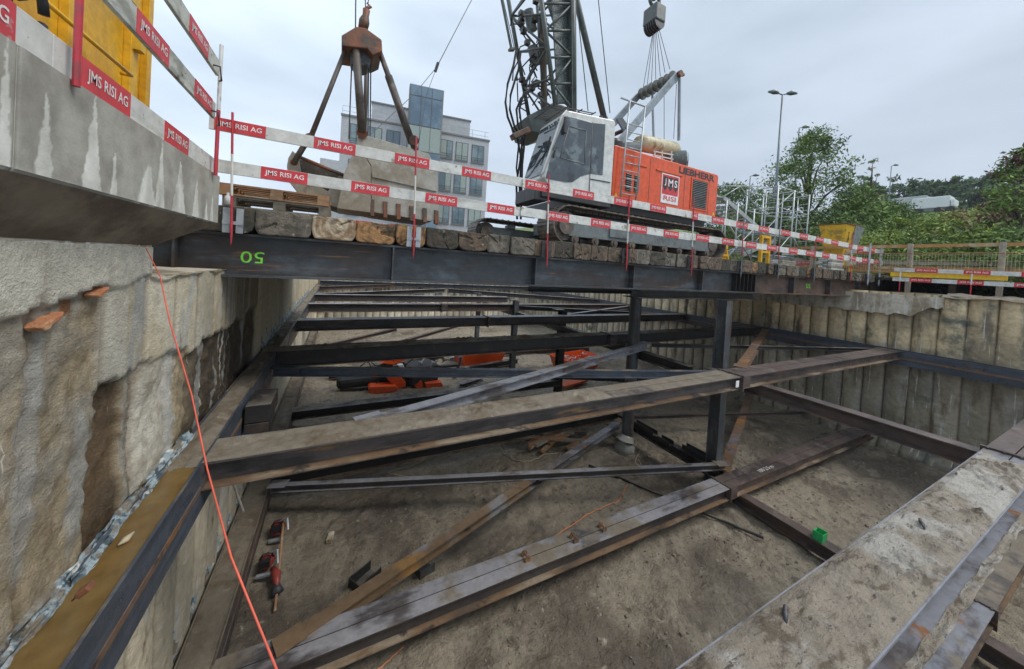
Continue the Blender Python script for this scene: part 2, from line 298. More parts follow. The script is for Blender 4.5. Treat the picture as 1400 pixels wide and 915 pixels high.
# ---------------------------------------------------------------- terrain with the pit cut out
def th(x,y):
    if x<8: base=.2
    else: base=.2-.3*sst(8,16,x)
    rise=sst(24,60,x)*8.5+sst(70,170,x)*11+sst(250,800,x)*95*sst(.5,.15,y/max(x,1))
    rise+=sst(60,200,y)*14*sst(-20,60,x)
    n=.06*fbm(x,y,0,.6)+sst(25,60,x)*.5*N3(x,y,0,.08)+sst(150,400,x)*8*N3(x,y,0,.012)
    return base+rise+n
def ringcoords(lo,hi,a,b,cnt):
    out=[]
    return out
xs=[-1200,-500,-200,-80,-40,-20,-10,-6,-4,-2.6,XL-.6]+[XL-.6+(XR+.25-XL+.6)*i/24 for i in range(1,25)]+[XR+.25+.5*i for i in range(1,16)]+[25+2.5*i for i in range(0,30)]+[102+10*i for i in range(20)]+[330+60*i for i in range(16)]+[1400,2500]
ys=[-1500,-600,-250,-120,-60,-30,-15,YN]+[YN+(YF+.3-YN)*i/60 for i in range(1,61)]+[30,33,37,42,48,55,65,75,90,105,125,150,180,220,270,340,430,550,750,1100,1800]
ix0,ix1=xs.index(XL-.6),[i for i,x in enumerate(xs) if abs(x-(XR+.25))<1e-6][0]
iy0,iy1=ys.index(YN),[i for i,y in enumerate(ys) if abs(y-(YF+.3))<1e-6][0]
mb=MB(); mb.v=[(x,y,th(x,y)) for x in xs for y in ys]; ny_=len(ys)
for i in range(len(xs)-1):
    for j in range(len(ys)-1):
        if ix0<=i<ix1 and iy0<=j<iy1: continue
        a=i*ny_+j; mb.f.append((a,a+ny_,a+ny_+1,a+1)); mb.m.append(0 if (xs[i]<19.5 and ys[j]<45) else (2 if xs[i]>190 else 1))
tag(build('ground',mb,['earth','grass','hill'],smooth=True),kind='structure')
# ---------------------------------------------------------------- left wall (pile columns with cut faces)
LC=dict(tan=(.50,.405,.265),grey=(.46,.415,.33),smooth=(.66,.57,.39),light=(.80,.77,.65),brown=(.21,.14,.075),dark=(.05,.038,.027),orange=(.42,.17,.06),white=(.56,.57,.54))
def wall_top(y): return -.02 if y<3.56 else -.255
def left_surf(y,z):
    """returns x offset out of wall(+ = toward pit) and albedo"""
    k=math.floor((y-3.05)/.53); s=(y-3.05)/.53-k
    rib=math.sqrt(max(0,1-(2*s-1)**2))
    rough=fbm(y,z,1,2.2); fine=fbm(y,z,4,9.)
    d=0; tint=.85+.3*N3(k*3.3,0.5,1.7)
    if z>-.27+.05*N3(y,3,0,3)-.10*sst(3.2,2.2,y):      # concrete band
        d=.05+.002*fine; c=lerp3(LC['light'],LC['smooth'],sst(3.6,4.0,y)*.8+.2*rough)
        if y>4.05: c=lerp3(c,LC['brown'],.35)
    else:
        bot=-.92-.10*N3(y,0,0,2.5)-.05*N3(y,5,0,9) -.12*sst(3.7,4.6,y)
        if y>3.02+.02*N3(z,0,0,8) and z>bot and y<7.6:
            d=.02+.02*rib*.5; c=lerp3(LC['light'],LC['smooth'],.6+.5*rough)
            w=N3(y,9,z*.15,7.); c=lerp3(c,LC['white'],sst(.18,.30,w)*.8)
            if y<3.3: c=lerp3(c,LC['light'],.75)
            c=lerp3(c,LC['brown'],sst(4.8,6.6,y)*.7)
        elif z>-2.4:
            edge=sst(0,.06,3.02-y) 
            d=-.045+.035*rough+.022*fine+.03*(rib-.6)+.01*fbm(y,z,8,22.)
            if y<3.02: 
                c=lerp3(LC['tan'],LC['grey'],sst(-.3,.4,rough)); d=.0+.026*rough+.016*fine+.012*fbm(y,z,8,24.)
                c=lerp3(c,LC['brown'],sst(.05,.5,fbm(y,z,12,1.3))*.45)
                c=lerp3(c,LC['white'],sst(.25,.5,N3(y*1.6,z*.5,6,3.5))*.4)
                if -.42<z and abs(y-2.58)>.12 : c=lerp3(c,LC['orange'],sst(.0,.25,N3(y,z,2,4))*sst(-.46,-.40,z+.04*fine)*.9)
            elif y<3.55: 
                c=lerp3(LC['brown'],LC['dark'],sst(-.2,.5,rough)*.6); d-=.03
                if 3.42<y<3.52: c=LC['tan']; d+=.04
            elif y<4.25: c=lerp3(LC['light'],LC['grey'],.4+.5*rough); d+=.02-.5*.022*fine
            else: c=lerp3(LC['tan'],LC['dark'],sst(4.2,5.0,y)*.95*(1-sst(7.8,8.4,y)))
            c=lerp3(c,LC['brown'],sst(.05,.45,fine)*.35)
        else:
            d=-.06+.07*rib+.012*fine+.01*rough; c=lerp3((.85,.76,.56),LC['grey'],.5+.5*N3(k*2.1,1,0)); 
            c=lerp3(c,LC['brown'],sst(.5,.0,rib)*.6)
            hz=N3(y*.3,2,z,18.); d+=.006*hz
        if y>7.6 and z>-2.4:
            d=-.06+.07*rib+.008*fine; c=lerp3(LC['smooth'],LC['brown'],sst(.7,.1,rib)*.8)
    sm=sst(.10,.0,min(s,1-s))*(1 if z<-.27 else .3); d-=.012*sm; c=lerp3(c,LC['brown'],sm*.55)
    c=lerp3(c,LC['white'],sst(.22,.34,N3(y,11.,z*.12,5.5))*.55*(1 if z<-.3 else .5))
    d-=.17*sst(-2.3,-2.7,z)
    c=tuple(ch*tint for ch in c)
    return d,c
root=thing('retaining_wall','tan and brown pile wall under the concrete parapet on the left side of the pit','wall',(XL-.3,5,ZG))
y=3.05-.53*14; piles=0
while y<YF:
    y1=min(y+.53,YF)
    if y1>-1:
        near=1.2<y1 and y<6.5; nv=26 if near else 9
        zb=[-.02,-2.4,ZG-.2]
        mb=MB()
        nz=(150 if near else 40)
        def fn(a,b,y=y,y1=y1):
            yy=y+(y1-y)*a; z=wall_top(y)+(ZG-.2-wall_top(y))*(b**1.4 if near else b)
            d,c=left_surf(yy,z); return ((XL+d,yy,z),c)
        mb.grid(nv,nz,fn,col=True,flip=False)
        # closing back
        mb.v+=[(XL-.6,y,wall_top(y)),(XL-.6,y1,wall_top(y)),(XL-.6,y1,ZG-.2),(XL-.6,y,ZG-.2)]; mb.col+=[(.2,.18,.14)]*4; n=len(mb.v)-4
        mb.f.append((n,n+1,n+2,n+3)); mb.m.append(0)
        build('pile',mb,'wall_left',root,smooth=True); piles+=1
    y+=.53
# top filler of wall (in the background under the deck)
mb=MB(); mb.box(XL-.7,YN,-.0195,XL+.04,3.57,.012); mb.box(XL-.7,3.571,-.30,XL+.0,YF+.3,-.2545); mb.box(XL-1.6,3.6,-.6,XL-.71,YF+.3,-.36); build('coping',mb,'concrete_cap',root)
# brick-like lumps stuck along the band's bottom edge
# ---------------------------------------------------------------- right wall
def right_surf(y,z):
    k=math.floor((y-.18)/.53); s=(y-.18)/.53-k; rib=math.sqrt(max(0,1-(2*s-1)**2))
    fine=fbm(y,z,4,8.); rough=fbm(y,z,1,2.0); h=.008*N3(y*.4,k,z,16.)
    d=.05*fine*.4+h; flat=sst(4.6,3.0,y)*sst(-1.2,-1.6,z)*.6 
    d+=-.11*(1-rib)*(1-flat)+.015*rough
    t=.8+.35*N3(k*3.1,.4,2.2)
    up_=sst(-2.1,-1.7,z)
    c=lerp3((.47,.42,.31),(.88,.70,.42),up_)  # tan over greyer base; upper tone also painted brighter, as under open sky
    c=lerp3(c,(.50,.49,.44),sst(.1,.4,N3(y,1,z*.2,4.5))*.5*(1-up_))
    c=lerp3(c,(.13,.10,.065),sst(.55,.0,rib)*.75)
    c=lerp3(c,(.17,.15,.11),sst(.0,.5,N3(y,z,5,1.1))*.5)
    far=sst(9,16,y); c=lerp3(c,(.80,.70,.50),far*.7*rib)
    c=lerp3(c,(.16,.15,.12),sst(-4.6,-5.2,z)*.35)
    return d,tuple(ch*t for ch in c)
root=thing('retaining_wall','scalloped pile wall on the right side of the pit, tan above and grey green below the dark waler','wall',(XR+.3,8,ZG))
y=.18-.53*6
while y<YF:
    y1=min(y+.53,YF); mb=MB(); near=y<9
    def fn(a,b,y=y,y1=y1):
        z=-.10+(ZG-.2+.10)*b; yy=y+(y1-y)*a; d,c=right_surf(yy,z); 
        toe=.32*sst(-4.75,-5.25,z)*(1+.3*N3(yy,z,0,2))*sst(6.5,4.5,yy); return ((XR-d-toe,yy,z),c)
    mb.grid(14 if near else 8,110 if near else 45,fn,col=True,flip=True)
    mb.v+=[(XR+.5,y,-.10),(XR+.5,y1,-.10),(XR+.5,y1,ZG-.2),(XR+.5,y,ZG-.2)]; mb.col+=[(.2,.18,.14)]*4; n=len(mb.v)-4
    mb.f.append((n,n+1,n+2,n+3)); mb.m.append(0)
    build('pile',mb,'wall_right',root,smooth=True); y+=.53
mb=MB()
def capbot(y):
    s=((y-.18)/.53)%1; return -.88+.14*math.sqrt(max(0,1-(2*s-1)**2))*(.6+.6*N3(math.floor((y-.18)/.53),3,0,2.3))+.05*N3(y,0,0,7)+.35*sst(4.0,3.3,y)
mb.grid(220,14,lambda a,b:((lambda y:(XR-.15+.006*fbm(y,b,0,5),y,-.17+(capbot(y)+.17)*b))(3.25+9.5*a)),flip=True)
mb.grid(220,1,lambda a,b:((lambda y:(XR-.15+.2*b,y,capbot(y)))(3.25+9.5*a)),flip=True)
mb.grid(30,1,lambda a,b:((lambda y:(XR-.15+.7*b,y,-.17))(3.25+9.5*a)))
mb.grid(1,1,lambda a,b:(XR-.15+.3*a,3.25,-.17-.35*b))
build('cap_beam',mb,'concrete_cap',root)
mb=MB(); mb.grid(160,8,lambda a,b:((lambda y:(XR-.10+.75*b,y,-.10+.05+.07*fbm(y,b*2,0,1.5)-.10*(1-b)**3))(YN+(3.3-YN)*a)))
build('dirt_lip',mb,'mud',root,smooth=True)
# ---------------------------------------------------------------- far wall
root=thing('retaining_wall','pale ribbed pile wall closing the far end of the pit behind the struts','wall',(8,YF,ZG))
x=XL-.5
while x<XR+.4:
    x1=x+.53; mb=MB()
    def fn(a,b,x=x,x1=x1):
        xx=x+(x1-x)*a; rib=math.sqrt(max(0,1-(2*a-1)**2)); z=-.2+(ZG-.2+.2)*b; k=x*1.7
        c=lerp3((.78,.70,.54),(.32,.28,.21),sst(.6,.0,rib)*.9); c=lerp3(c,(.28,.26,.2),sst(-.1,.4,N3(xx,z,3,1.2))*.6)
        return ((xx,YF-.03-.10*rib-.01*fbm(xx,z,0,4),z),tuple(q*(.85+.3*N3(k,0.3,0.1)) for q in c))
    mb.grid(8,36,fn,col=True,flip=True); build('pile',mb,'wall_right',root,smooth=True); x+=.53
# ---------------------------------------------------------------- left parapet slab
XB=-1.1
root=thing('concrete_parapet','grey concrete parapet with pale water stains overhanging the left pit wall','parapet',(-1.6,2,-.02))
mb=MB(); yb0=-1.5; e0,e1=4.33,4.75
mb.prism([(XB,yb0,.25),(XB,yb0,.71),(XB-.35,yb0,.71),(XB-.35,yb0,.45),(-2.6,yb0,.45),(-2.6,yb0,.0),(XL+.04,yb0,.0)],(0,1.98-yb0-.006,0))
build('parapet_section',mb,'concrete_barrier',root,bevel=.008)
mb=MB(); pr_=[(XB,.25,e0),(XB,.71,e0),(XB-.35,.71,e0),(XB-.35,.45,e0-.3),(-2.6,.45,3.7),(-2.6,.0,3.6),(XL+.04,.0,3.6)]
n=len(pr_); mb.v=[(x,1.98,z) for x,z,_ in pr_]+[(x,e,z) for x,z,e in pr_]; mb.f=[tuple(range(n)),(n,n+1,n+2,n+3),(n,n+3,n+6),(n+3,n+4,n+5,n+6)]+[(i,(i+1)%n,n+(i+1)%n,n+i) for i in range(n)]; mb.m=[0]*len(mb.f)
build('parapet_section',mb,'concrete_barrier',root,bevel=.008)
def efl(y):
    h=0
    for c,w_,p in ((1.75,.05,.22),(1.93,.035,.42),(2.12,.05,.30),(2.42,.075,.40),(2.60,.03,.24),(2.95,.12,.26),(3.12,.07,.40),(3.42,.12,.36),(3.75,.07,.30),(4.0,.04,.18),(4.15,.05,.25),(1.35,.06,.3),(.9,.08,.33),(.3,.06,.3)):
        h=max(h,p*(1-abs(y-c)/w_)**1.0*1.15 if abs(y-c)<w_ else 0)
    return h
mb=MB()
def bf(a,b):
    y=yb0+(e0-yb0)*a; z=.252+.456*b; h=efl(y+.012*N3(y,z,0,25)); n_=fbm(y,z,2,3.); c=lerp3((.40,.39,.34),(.30,.285,.245),sst(-.3,.4,n_))
    c=lerp3(c,(.33,.29,.24),sst(.0,.3,N3(y,0,0,3))*.4*sst(.3,.6,z)); c=lerp3(c,(.72,.72,.66),sst(-.02,.035,h*(1+.25*N3(y,z*.4,3,22)+.15*N3(y,z,3,60))-(z-.25))*(.75+.5*N3(y,z*.3,7,14)))
    g=sst(.012,.0,abs(y-1.98)); return ((XB+.004-.008*g,y,z),lerp3(c,(.2,.19,.17),g*.8))
mb.grid(700,60,bf,col=True); build('weathered_face',mb,'barrier_face',root,smooth=True)
mb=MB()
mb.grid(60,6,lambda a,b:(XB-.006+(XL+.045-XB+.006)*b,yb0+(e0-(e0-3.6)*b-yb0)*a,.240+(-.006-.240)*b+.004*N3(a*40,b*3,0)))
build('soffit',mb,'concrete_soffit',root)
# ---------------------------------------------------------------- boards with stickers
BOARD_TXT='JMS RISI AG'
def board(p0,p1,h,label,normal,stickers,worn=False,thick=.025,slen=.50,name='barrier_board',group=None,sh=None):
    """p0,p1 centre line ends; stickers = distances (centres) from p0"""
    p0,p1=Vector(p0),Vector(p1); d=(p1-p0).normalized(); n=Vector(normal).normalized(); u=n.cross(d)
    if u.z<0: u=-u
    r=thing(name,label,'barrier board',p0,group)
    mb=MB(); mb.obox((p0+p1)/2,(p1-p0)/2,n*thick/2,u*h/2); build('plank',mb,'board_worn' if worn else 'board_white',r,bevel=.003)
    right=d if d.cross(u).dot(n)>0 else -d
    for c in stickers:
        o=p0+d*c+n*(thick/2+.0015); mb=MB(); mb.obox(o,d*slen/2,n*.0015,u*(sh or h)*.495)
        st=build('sticker',mb,'sticker_red',r)
        text(BOARD_TXT,h*.50,'lettering_white',o+n*.0035,right,u,st,bold=.012,fit=slen*.84)
    return r
def fpost(p,ztop,zbot,label,lean=0,thick=.013,seg=.45,cat='fence post',grp=None,leany=0,bracket=True,plainm=None):
    x,y,_=p; r=thing('barrier_post',label,cat,(x,y,zbot),grp)
    mb=MB(); n=max(2,int((ztop-zbot)/seg)); 
    for i in range(n):
        za=zbot+(ztop-zbot)*i/n; zb_=zbot+(ztop-zbot)*(i+1)/n-(.0005); f=lambda z:(x+lean*(z-zbot),y+leany*(z-zbot),z)
        mb.cyl(f(za),f(zb_),thick*(1 if i else 1),8,i%2)
    if bracket: mb.tube([(x,y,zbot-.10),(x,y,zbot+.001)],[.002,thick],8,0)
    build('post',mb,plainm or ['post_red','post_white'],r,smooth=False)
    if bracket:
        mb=MB(); mb.box(x-.10,y+.035,.20,x-.03,y+.06,.50); mb.box(x+.03,y+.035,.20,x+.10,y+.06,.50); mb.box(x-.10,y-.005+.028,.30,x+.10,y+.034,.34)
        build('bracket',mb,'black_metal' if x>2 else 'zinc',r)
    return r
YB=5.25
ordn=['leftmost','second from left','third from left','fourth from left','rightmost']
xs0=[-1.45,2.75,6.95,11.1,15.2]; xe=[3.05,7.25,11.4,15.5,18.55]
for row,(z0,z1) in (('upper',(1.475,1.385)),('lower',(.99,1.0))):
    for i in range(5):
        xa,xb=xs0[i],xe[i]; za=z0+(z1-z0)*(xa+1.5)/20; zb_=z0+(z1-z0)*(xb+1.5)/20
        if row=='lower': dip=-.06; za+=dip*math.sin(math.pi*(xa+1.5)/20); zb_+=dip*math.sin(math.pi*(xb+1.5)/20)
        yb=YB-.027*(i%2)
        st=[.30+1.02*k for k in range(5) if .30+1.02*k+.25<xb-xa] if row=='upper' else [.77+1.02*k for k in range(5) if .77+1.02*k+.25<xb-xa]
        board((xa,yb,za+ru(-.012,.012)),(xb,yb,zb_+ru(-.015,.015)),.155,f'white board with red company stickers, {row} row of the deck edge fence, {ordn[i]}',(0,-1,0),st,sh=.15)
pdat=[(-1.18,1.63,.15,'thin red and white fence post nearest the concrete parapet'),(.97,1.82,.12,'rusty red fence post in front of the clamshell grab'),(3.33,1.68,.10,'red and white fence post left of the crane cab'),(5.27,1.59,.12,'red fence post below the rear of the crane cab'),(7.33,1.86,.12,'red and white fence post in front of the orange engine panel'),(9.3,1.57,.15,'fence post at the rear corner of the orange crane body'),(11.1,1.58,.15,'fence post in front of the scaffold stairs'),(13.2,1.4,.15,'fence post left of the yellow hopper'),(15.75,1.8,.25,'fence post in front of the yellow hopper, near its right side')]
for i,(x,zt,zb_,lb) in enumerate(pdat): fpost((x,5.19,0),zt,zb_,lb,lean=[-.05,-.05,-.08,-.05,-.09,-.05,-.1,-.1,-.1][i]*.6,plainm=['post_red','board_white'] if i not in(5,6,7) else ['machine_grey','post_red'])
for x,lb in ((17.2,'grey steel fence post near the right end of the deck'),(18.2,'grey steel fence post at the far right corner of the deck')):
    fpost((x,5.19,0),1.62,.15,lb,plainm=['zinc','zinc'],thick=.03)
# cross board run at deck's right end, going back
board((18.45,5.2,1.42),(18.6,8.6,1.35),.15,'barrier board turning back along the right end of the deck, upper one',(-1,0,0),[.5,1.52,2.54])
board((18.45,5.2,.98),(18.6,8.6,.92),.15,'barrier board turning back along the right end of the deck, lower one',(-1,0,0),[.5,1.52,2.54])
# back row of the deck (seen behind hopper)
board((11.5,12.3,1.45),(18.5,12.3,1.4),.15,'barrier board along the back edge of the deck behind the scaffold, upper one',(0,-1,0),[.5+1.02*k for k in range(6)])
board((9.,12.3,.9),(18.5,12.3,.85),.15,'barrier board along the back edge of the deck behind the scaffold, lower one',(0,-1,0),[.5+1.02*k for k in range(8)])
board((-1,11.6,1.05),(6.,11.6,1.05),.15,'barrier board along the back edge of the deck behind the grab',(0,-1,0),[.6+1.02*k for k in range(6)])
# left parapet fence
XF=XB-.02
board((XB-.03,-1.2,.785),(XB-.03,2.18,.785),.15,'toe board on the parapet top, the nearer piece at the left picture edge',(1,0,0),[.4+.84*k+.07 for k in range(4)],slen=.41,sh=.149)
board((XB-.03,2.185,.785),(XB-.03,4.35,.785),.15,'toe board on the parapet top, the farther piece ending near the pallets',(1,0,0),[.38,1.22],slen=.41,sh=.149)
board((XF+.03,.3,1.25),(XF+.03,4.05,1.25),.14,'worn middle rail board of the parapet fence with faded red stickers',(1,0,0),[.9,1.75,2.6,3.45],worn=True,slen=.40)
board((XF+.03,.3,1.66),(XF+.03,4.10,1.66),.14,'topmost worn rail board of the parapet fence against the sky',(1,0,0),[.75,1.6,2.45,3.3],worn=True,slen=.40)
fpost((XB+.02,2.25,0),1.9,.68,'ribbed red post standing on the parapet near the picture left edge',bracket=False,plainm=['post_red','post_red'],thick=.014)
r=fpost((XB+.03,4.10,0),1.88,.68,'red and white post at the end of the parapet fence',bracket=False,thick=.016,seg=.4)
mb=MB(); 
for z in (1.2,1.6): mb.tube([(XB+.03,4.08,z-.06),(XB+.08,3.95,z-.10),(XB+.08,3.9,z),(XB+.0,3.95,z+.02)],.008,6)
build('hook',mb,'black_metal',r,smooth=True)
# ---------------------------------------------------------------- struts
def strut(label,y0,y1,z,xa,xb,mat,splice=None,h=.25,lugs=(),cat='steel strut',name='steel_strut',dz=0,mats2=None,fl='steel_flange_rust'):
    r=thing(name,label,cat,(xa,(y0+y1)/2,z-h)); w=(y1-y0-.012)/2
    segs=[(xa,xb,mat)] if not splice else [(xa,splice-.02,mat),(splice+.02,xb,mats2 or mat)]
    for (a,b,m) in segs:
        for k in (0,1):
            yc=y0+w/2+k*(w+.012); mb=MB(); mb.hb((a,yc,z),(b,yc,z+dz),h,w,mb_=1); 
            n=int((b-a)/1.5)
            mb.box(a,yc-w/2,z-h+.001,a+.02,yc+w/2,z-.001)
            build('beam',mb,[m,fl],r)
    if splice:
        mb=MB(); mb.box(splice-.019,y0-.03,z-h-.04,splice+.019,y1+.03,z+.025); mb.box(splice+.025,y0-.004,z-h+.02,splice+.28,y0+.002,z-.02)
        for t in (-1,1):
            for q in range(4): mb.cyl((splice+t*.02,y0+.03+q*(y1-y0-.06)/3,z+.012),(splice+t*.045,y0+.03+q*(y1-y0-.06)/3,z+.012),.013,6)
        build('splice_plate',mb,'steel_brown',r)
    for lx in lugs:
        mb=MB(); pts=[(lx-.05,0,z),(lx+.05,0,z),(lx+.05,0,z+.06),(lx+.02,0,z+.10),(lx-.02,0,z+.10),(lx-.05,0,z+.06)]
        yc=y0+w; mb.prism([(p[0],yc+.05,p[2]) for p in pts],(0,.02,0)); mb.prism([(p[0],yc-.07,p[2]) for p in pts],(0,.02,0)); mb.cyl((lx,yc-.07,z+.06),(lx,yc+.07,z+.06),.012,8)
        build('lifting_lug',mb,'steel_diag_rust',r)
    return r
A0,A1=3.93,4.40
XE=XR-.42
rC=strut('wide mud covered strut in the foreground at the lower right, upper layer',.64,1.06,ZU,XL+.3,XE,'steel_grey',splice=7.45,mats2='steel_brown',fl='steel_grey')
rA=strut('muddy upper strut starting at the red cord and passing in front of both tall posts',A0,A1,ZU,-1.03,XE,'steel_strut_muddy',splice=7.35,mats2='steel_brown')
r2=strut('upper strut just in front of the orange machinery, black side and pale dirty top',7.95,8.40,ZU,-1.03,XE,'steel_dark',splice=7.6,h=.33)
r3=strut('upper strut with pale top edge, second behind the orange machinery',11.55,12.0,ZU,-1.03,XE,'steel_strut',splice=5.0,h=.32)
r4=strut('upper strut, third behind the orange machinery, brown on its right half',15.4,15.85,ZU,-1.03,XE,'steel_strut',splice=4.3,mats2='steel_brown',h=.34)
r5=strut('farthest full width upper strut before the corner braces',19.0,19.4,ZU,-1.03,9.5,'steel_strut',h=.34)
B0,B1=4.47,4.90
strut('lower strut at the bottom right corner with a pale wet top',1.08,1.56,ZL,-1.07,XR-.1,'steel_grey',splice=9.1,mats2='steel_strut_muddy')
strut('long double lower strut across the foreground with small lifting lugs and a chalk note',B0,B1,ZL,-1.07,XR-.05,'steel_strut',splice=8.2,mats2='steel_brown',lugs=(2.95,3.93,4.58),h=.27)
strut('dark lower strut directly below the muddy upper strut, behind the tall posts',8.5,8.95,ZL,-1.07,8.6,'steel_dark')
strut('lower strut in front of the orange machinery, left half of the pit',11.9,12.3,ZL,-1.07,8.7,'steel_dark')
strut('lower strut lying behind the orange machinery, seen below the upper ones',19.3,19.7,ZL,-1.07,XR-.2,'steel_dark')
# chalk note and rust mark
text('100 2.5 m',.10,'chalk',(9.95,4.62,ZL+.004),(1,.0,0),(0,1,0),[o for o in bpy.data.objects if o.name.startswith('steel_strut') and 'chalk' in o.get('label','')][0],name='chalk_note',fit=.62)
mb=MB(); mb.box(7.12,A0-.012,ZU-.19,7.22,A0-.006,ZU-.06); build('paper_tag',mb,'lettering_white',rA)
# mud layers
mb=MB(); mb.grid(260,5,lambda a,b:(.3+6.9*a,.585+.055*b-.012*N3(a*30,b,0),ZU-.228+.012*fbm(a*40,b*2,1)+.0)); build('mud_ledge',mb,'mud_clods',rC,smooth=True)
def mudlayer(x0,x1,y0,y1,z,hgt,parent,mat='mud_clods',seed=0,nx=260,ny=26,thr=-.1):
    mb=MB()
    def fn(a,b):
        x=x0+(x1-x0)*a; y=y0+(y1-y0)*b; e=min(1,min(b,1-b)*6)*min(1,min(a,1-a)*12)
        m=sst(thr,thr+.35,fbm(x,y,seed,.9)); c=max(0,fbm(x,y,seed+5,4.5))*.9+max(0,fbm(x,y,seed+2,13.))*.5
        clod=sst(.05,.45,fbm(x,y,seed+8,1.3))
        return (x,y,z+.003+hgt*e*(.12+m*(.35+c*(.35+1.1*clod)))-.004*(1-m))
    mb.grid(nx,ny,fn); return build('mud_layer',mb,mat,parent,smooth=True)
mudlayer(.2,7.2,.65,1.05,ZU,.075,rC,seed=3,nx=520,ny=44,thr=-.6)
mudlayer(-1.03,3.9,A0+.005,A1-.005,ZU,.035,rA,mat='mud',seed=9,nx=300,ny=26,thr=-.5)
mudlayer(-1.28,7.5,7.96,8.39,ZU,.05,r2,mat='mud_clods',seed=13,nx=220,ny=12,thr=-.9)
mb=MB()
for x,y,s in ((4.35,.88,.03),(2.38,.95,.03)):
    mb.tube([(x-.05,y-.02,ZU+.035),(x-.01,y,ZU+.055),(x+.03,y+.02,ZU+.045),(x+.045,y+.025,ZU+.06)],[.007,.012,.011,.010],8)
build('bolt',mb,'rope_dark',rC,smooth=True)
# ---------------------------------------------------------------- walers
def waler(label,side,x_out,x_in,z,y0,y1,mat,name='waler_beam'):
    r=thing(name,label,'waler beam',((x_out+x_in)/2,y0,z-.46)); t=.02; sg=1 if x_out>x_in else -1
    for zz in (z,z-.235):
        mb=MB(); mb.box(min(x_out,x_out-sg*t),y0,zz-.225,max(x_out,x_out-sg*t),y1,zz); mb.box(min(x_in,x_in+sg*t),y0,zz-.225,max(x_in,x_in+sg*t),y1,zz)
        mb.box(min(x_in+sg*t,x_out-sg*t),y0,zz-.118,max(x_in+sg*t,x_out-sg*t),y1,zz-.106)
        build('beam',mb,mat,r)
    mb=MB(); mb.box(min(x_out-sg*.004,x_out+sg*.006),y0,z-.262,max(x_out-sg*.004,x_out+sg*.006),y1,z-.212); build('weld_strip',mb,'steel_diag_rust',r)
    return r
wl=waler('blue black upper waler along the left wall with brown water in its trough','l',-1.03,-1.31,ZU,-2,26.5,'steel_blue')
mb=MB(); mb.grid(60,4,lambda a,b:(-1.295+.25*b,-1.9+(A0+.04+1.9)*a,ZU-.028+.004*N3(a*30,b*3,0))); build('muddy_water',mb,'muddy_water',wl,smooth=True)
mb=MB(); mb.grid(400,8,lambda a,b:((lambda y:(-1.30+.27*b+.0*N3(y,b,0,2),y,ZU-.02+.05*fbm(y,b*.5,2,2.2)*(1-abs(2*b-1))+.01*N3(y,b,1,9)))(A0-.0+21.4*a))); build('mud_layer',mb,'mud',wl,smooth=True)
wl2=waler('lower waler beam along the left wall near the red tool bags','l',-1.07,-1.46,ZL,.5,26,'steel_strut_muddy')
mb=MB(); mb.grid(300,8,lambda a,b:((lambda y:(-1.44+.35*b,y,ZL-.02+.04*fbm(y,b*.5,2,2.2)*(1-abs(2*b-1))))(1+20*a))); build('mud_layer',mb,'mud',wl2,smooth=True)
waler('long dark blue upper waler along the right wall','r',XR-.42,XR-.12,ZU,-3,27.5,'steel_blue')
r=thing('waler_beam','blue black waler across the far end wall of the pit','waler beam',(8,YF-.3,ZU-.4)); mb=MB(); mb.hb((-1.2,YF-.33,ZU+.12),(XR-.3,YF-.33,ZU+.12),.3,.28); build('beam',mb,'steel_blue',r)
# end plates / bracket block on left waler
mb=MB(); mb.box(-1.0,5.35,ZU-.28,-.72,5.95,ZU-.05); mb.box(-1.0,5.35,ZU-.46,-.74,5.9,ZU-.29); 
tag(build('bearing_block',mb,'steel_dark',bevel=.01),'dark square bearing block on the side of the left waler behind the muddy strut','block')
# ---------------------------------------------------------------- plan diagonals
def diag(label,p,q,mat,h=.16,w=.16,z=None,name='brace_beam',cat='diagonal brace',mat2=None,sp=.55):
    r=thing(name,label,cat,((p[0]+q[0])/2,(p[1]+q[1])/2,z-h)); m_=(p[0]+(q[0]-p[0])*sp,p[1]+(q[1]-p[1])*sp)
    for (a,b,mm) in (((p,m_,mat),(m_,q,mat2)) if mat2 else ((p,q,mat),)):
        mb=MB(); mb.hb((a[0],a[1],z),(b[0],b[1],z),h,w); build('beam',mb,mm,r)
    mb=MB(); d=(Vector((q[0],q[1],0))-Vector((p[0],p[1],0))).normalized()
    for e,s in ((p,1),(q,-1)):
        c=Vector((e[0],e[1],z+.006)); mb.obox(c+d*s*.12,d*.16,Vector((-d.y,d.x,0))*.13,(0,0,.005))
    build('gusset_plate',mb,mat,r); return r
diag('pale grey diagonal brace resting on the muddy strut and rising right towards the first tall post',(.3,4.35),(7.95,6.85),'steel_grey',z=ZU-.0)
diag('long dark brace crossing the pit just below the orange machinery',(-1.0,7.5),(8.3,4.6),'steel_blue',z=ZU-.17,w=.12)
diag('thin dark brace at waler level between the tall posts and the right wall',(8.1,6.8),(16.1,4.35),'steel_dark',z=ZU-.02,w=.10,h=.10)
diag('rusty brown brace leaning behind the muddy strut right of the tall posts, upper one',(8.1,4.4),(15.6,7.6),'steel_diag_rust',z=ZU,w=.2)
diag('rusty to silver diagonal brace running from the lower left corner up to the first tall post',(-.45,4.75),(8.4,8.05),'steel_diag_mixed',z=ZL+.02,w=.19,h=.16,mat2='steel_grey',sp=.5)
diag('thin dark and rusty brace crossing the middle of the pit above the bare soil',(-1.0,8.0),(8.85,5.0),'steel_strut',z=ZL+.16,w=.13,h=.15)
diag('orange rusty brace standing out below the muddy strut right of the second post',(8.8,5.0),(15.7,8.05),'steel_diag_rust',z=ZL+.0,w=.22)
diag('thin brown brace near the soil at the foot of the right wall',(8.5,8.1),(16.2,5.9),'steel_brown',z=ZL+.1,w=.10,h=.10)
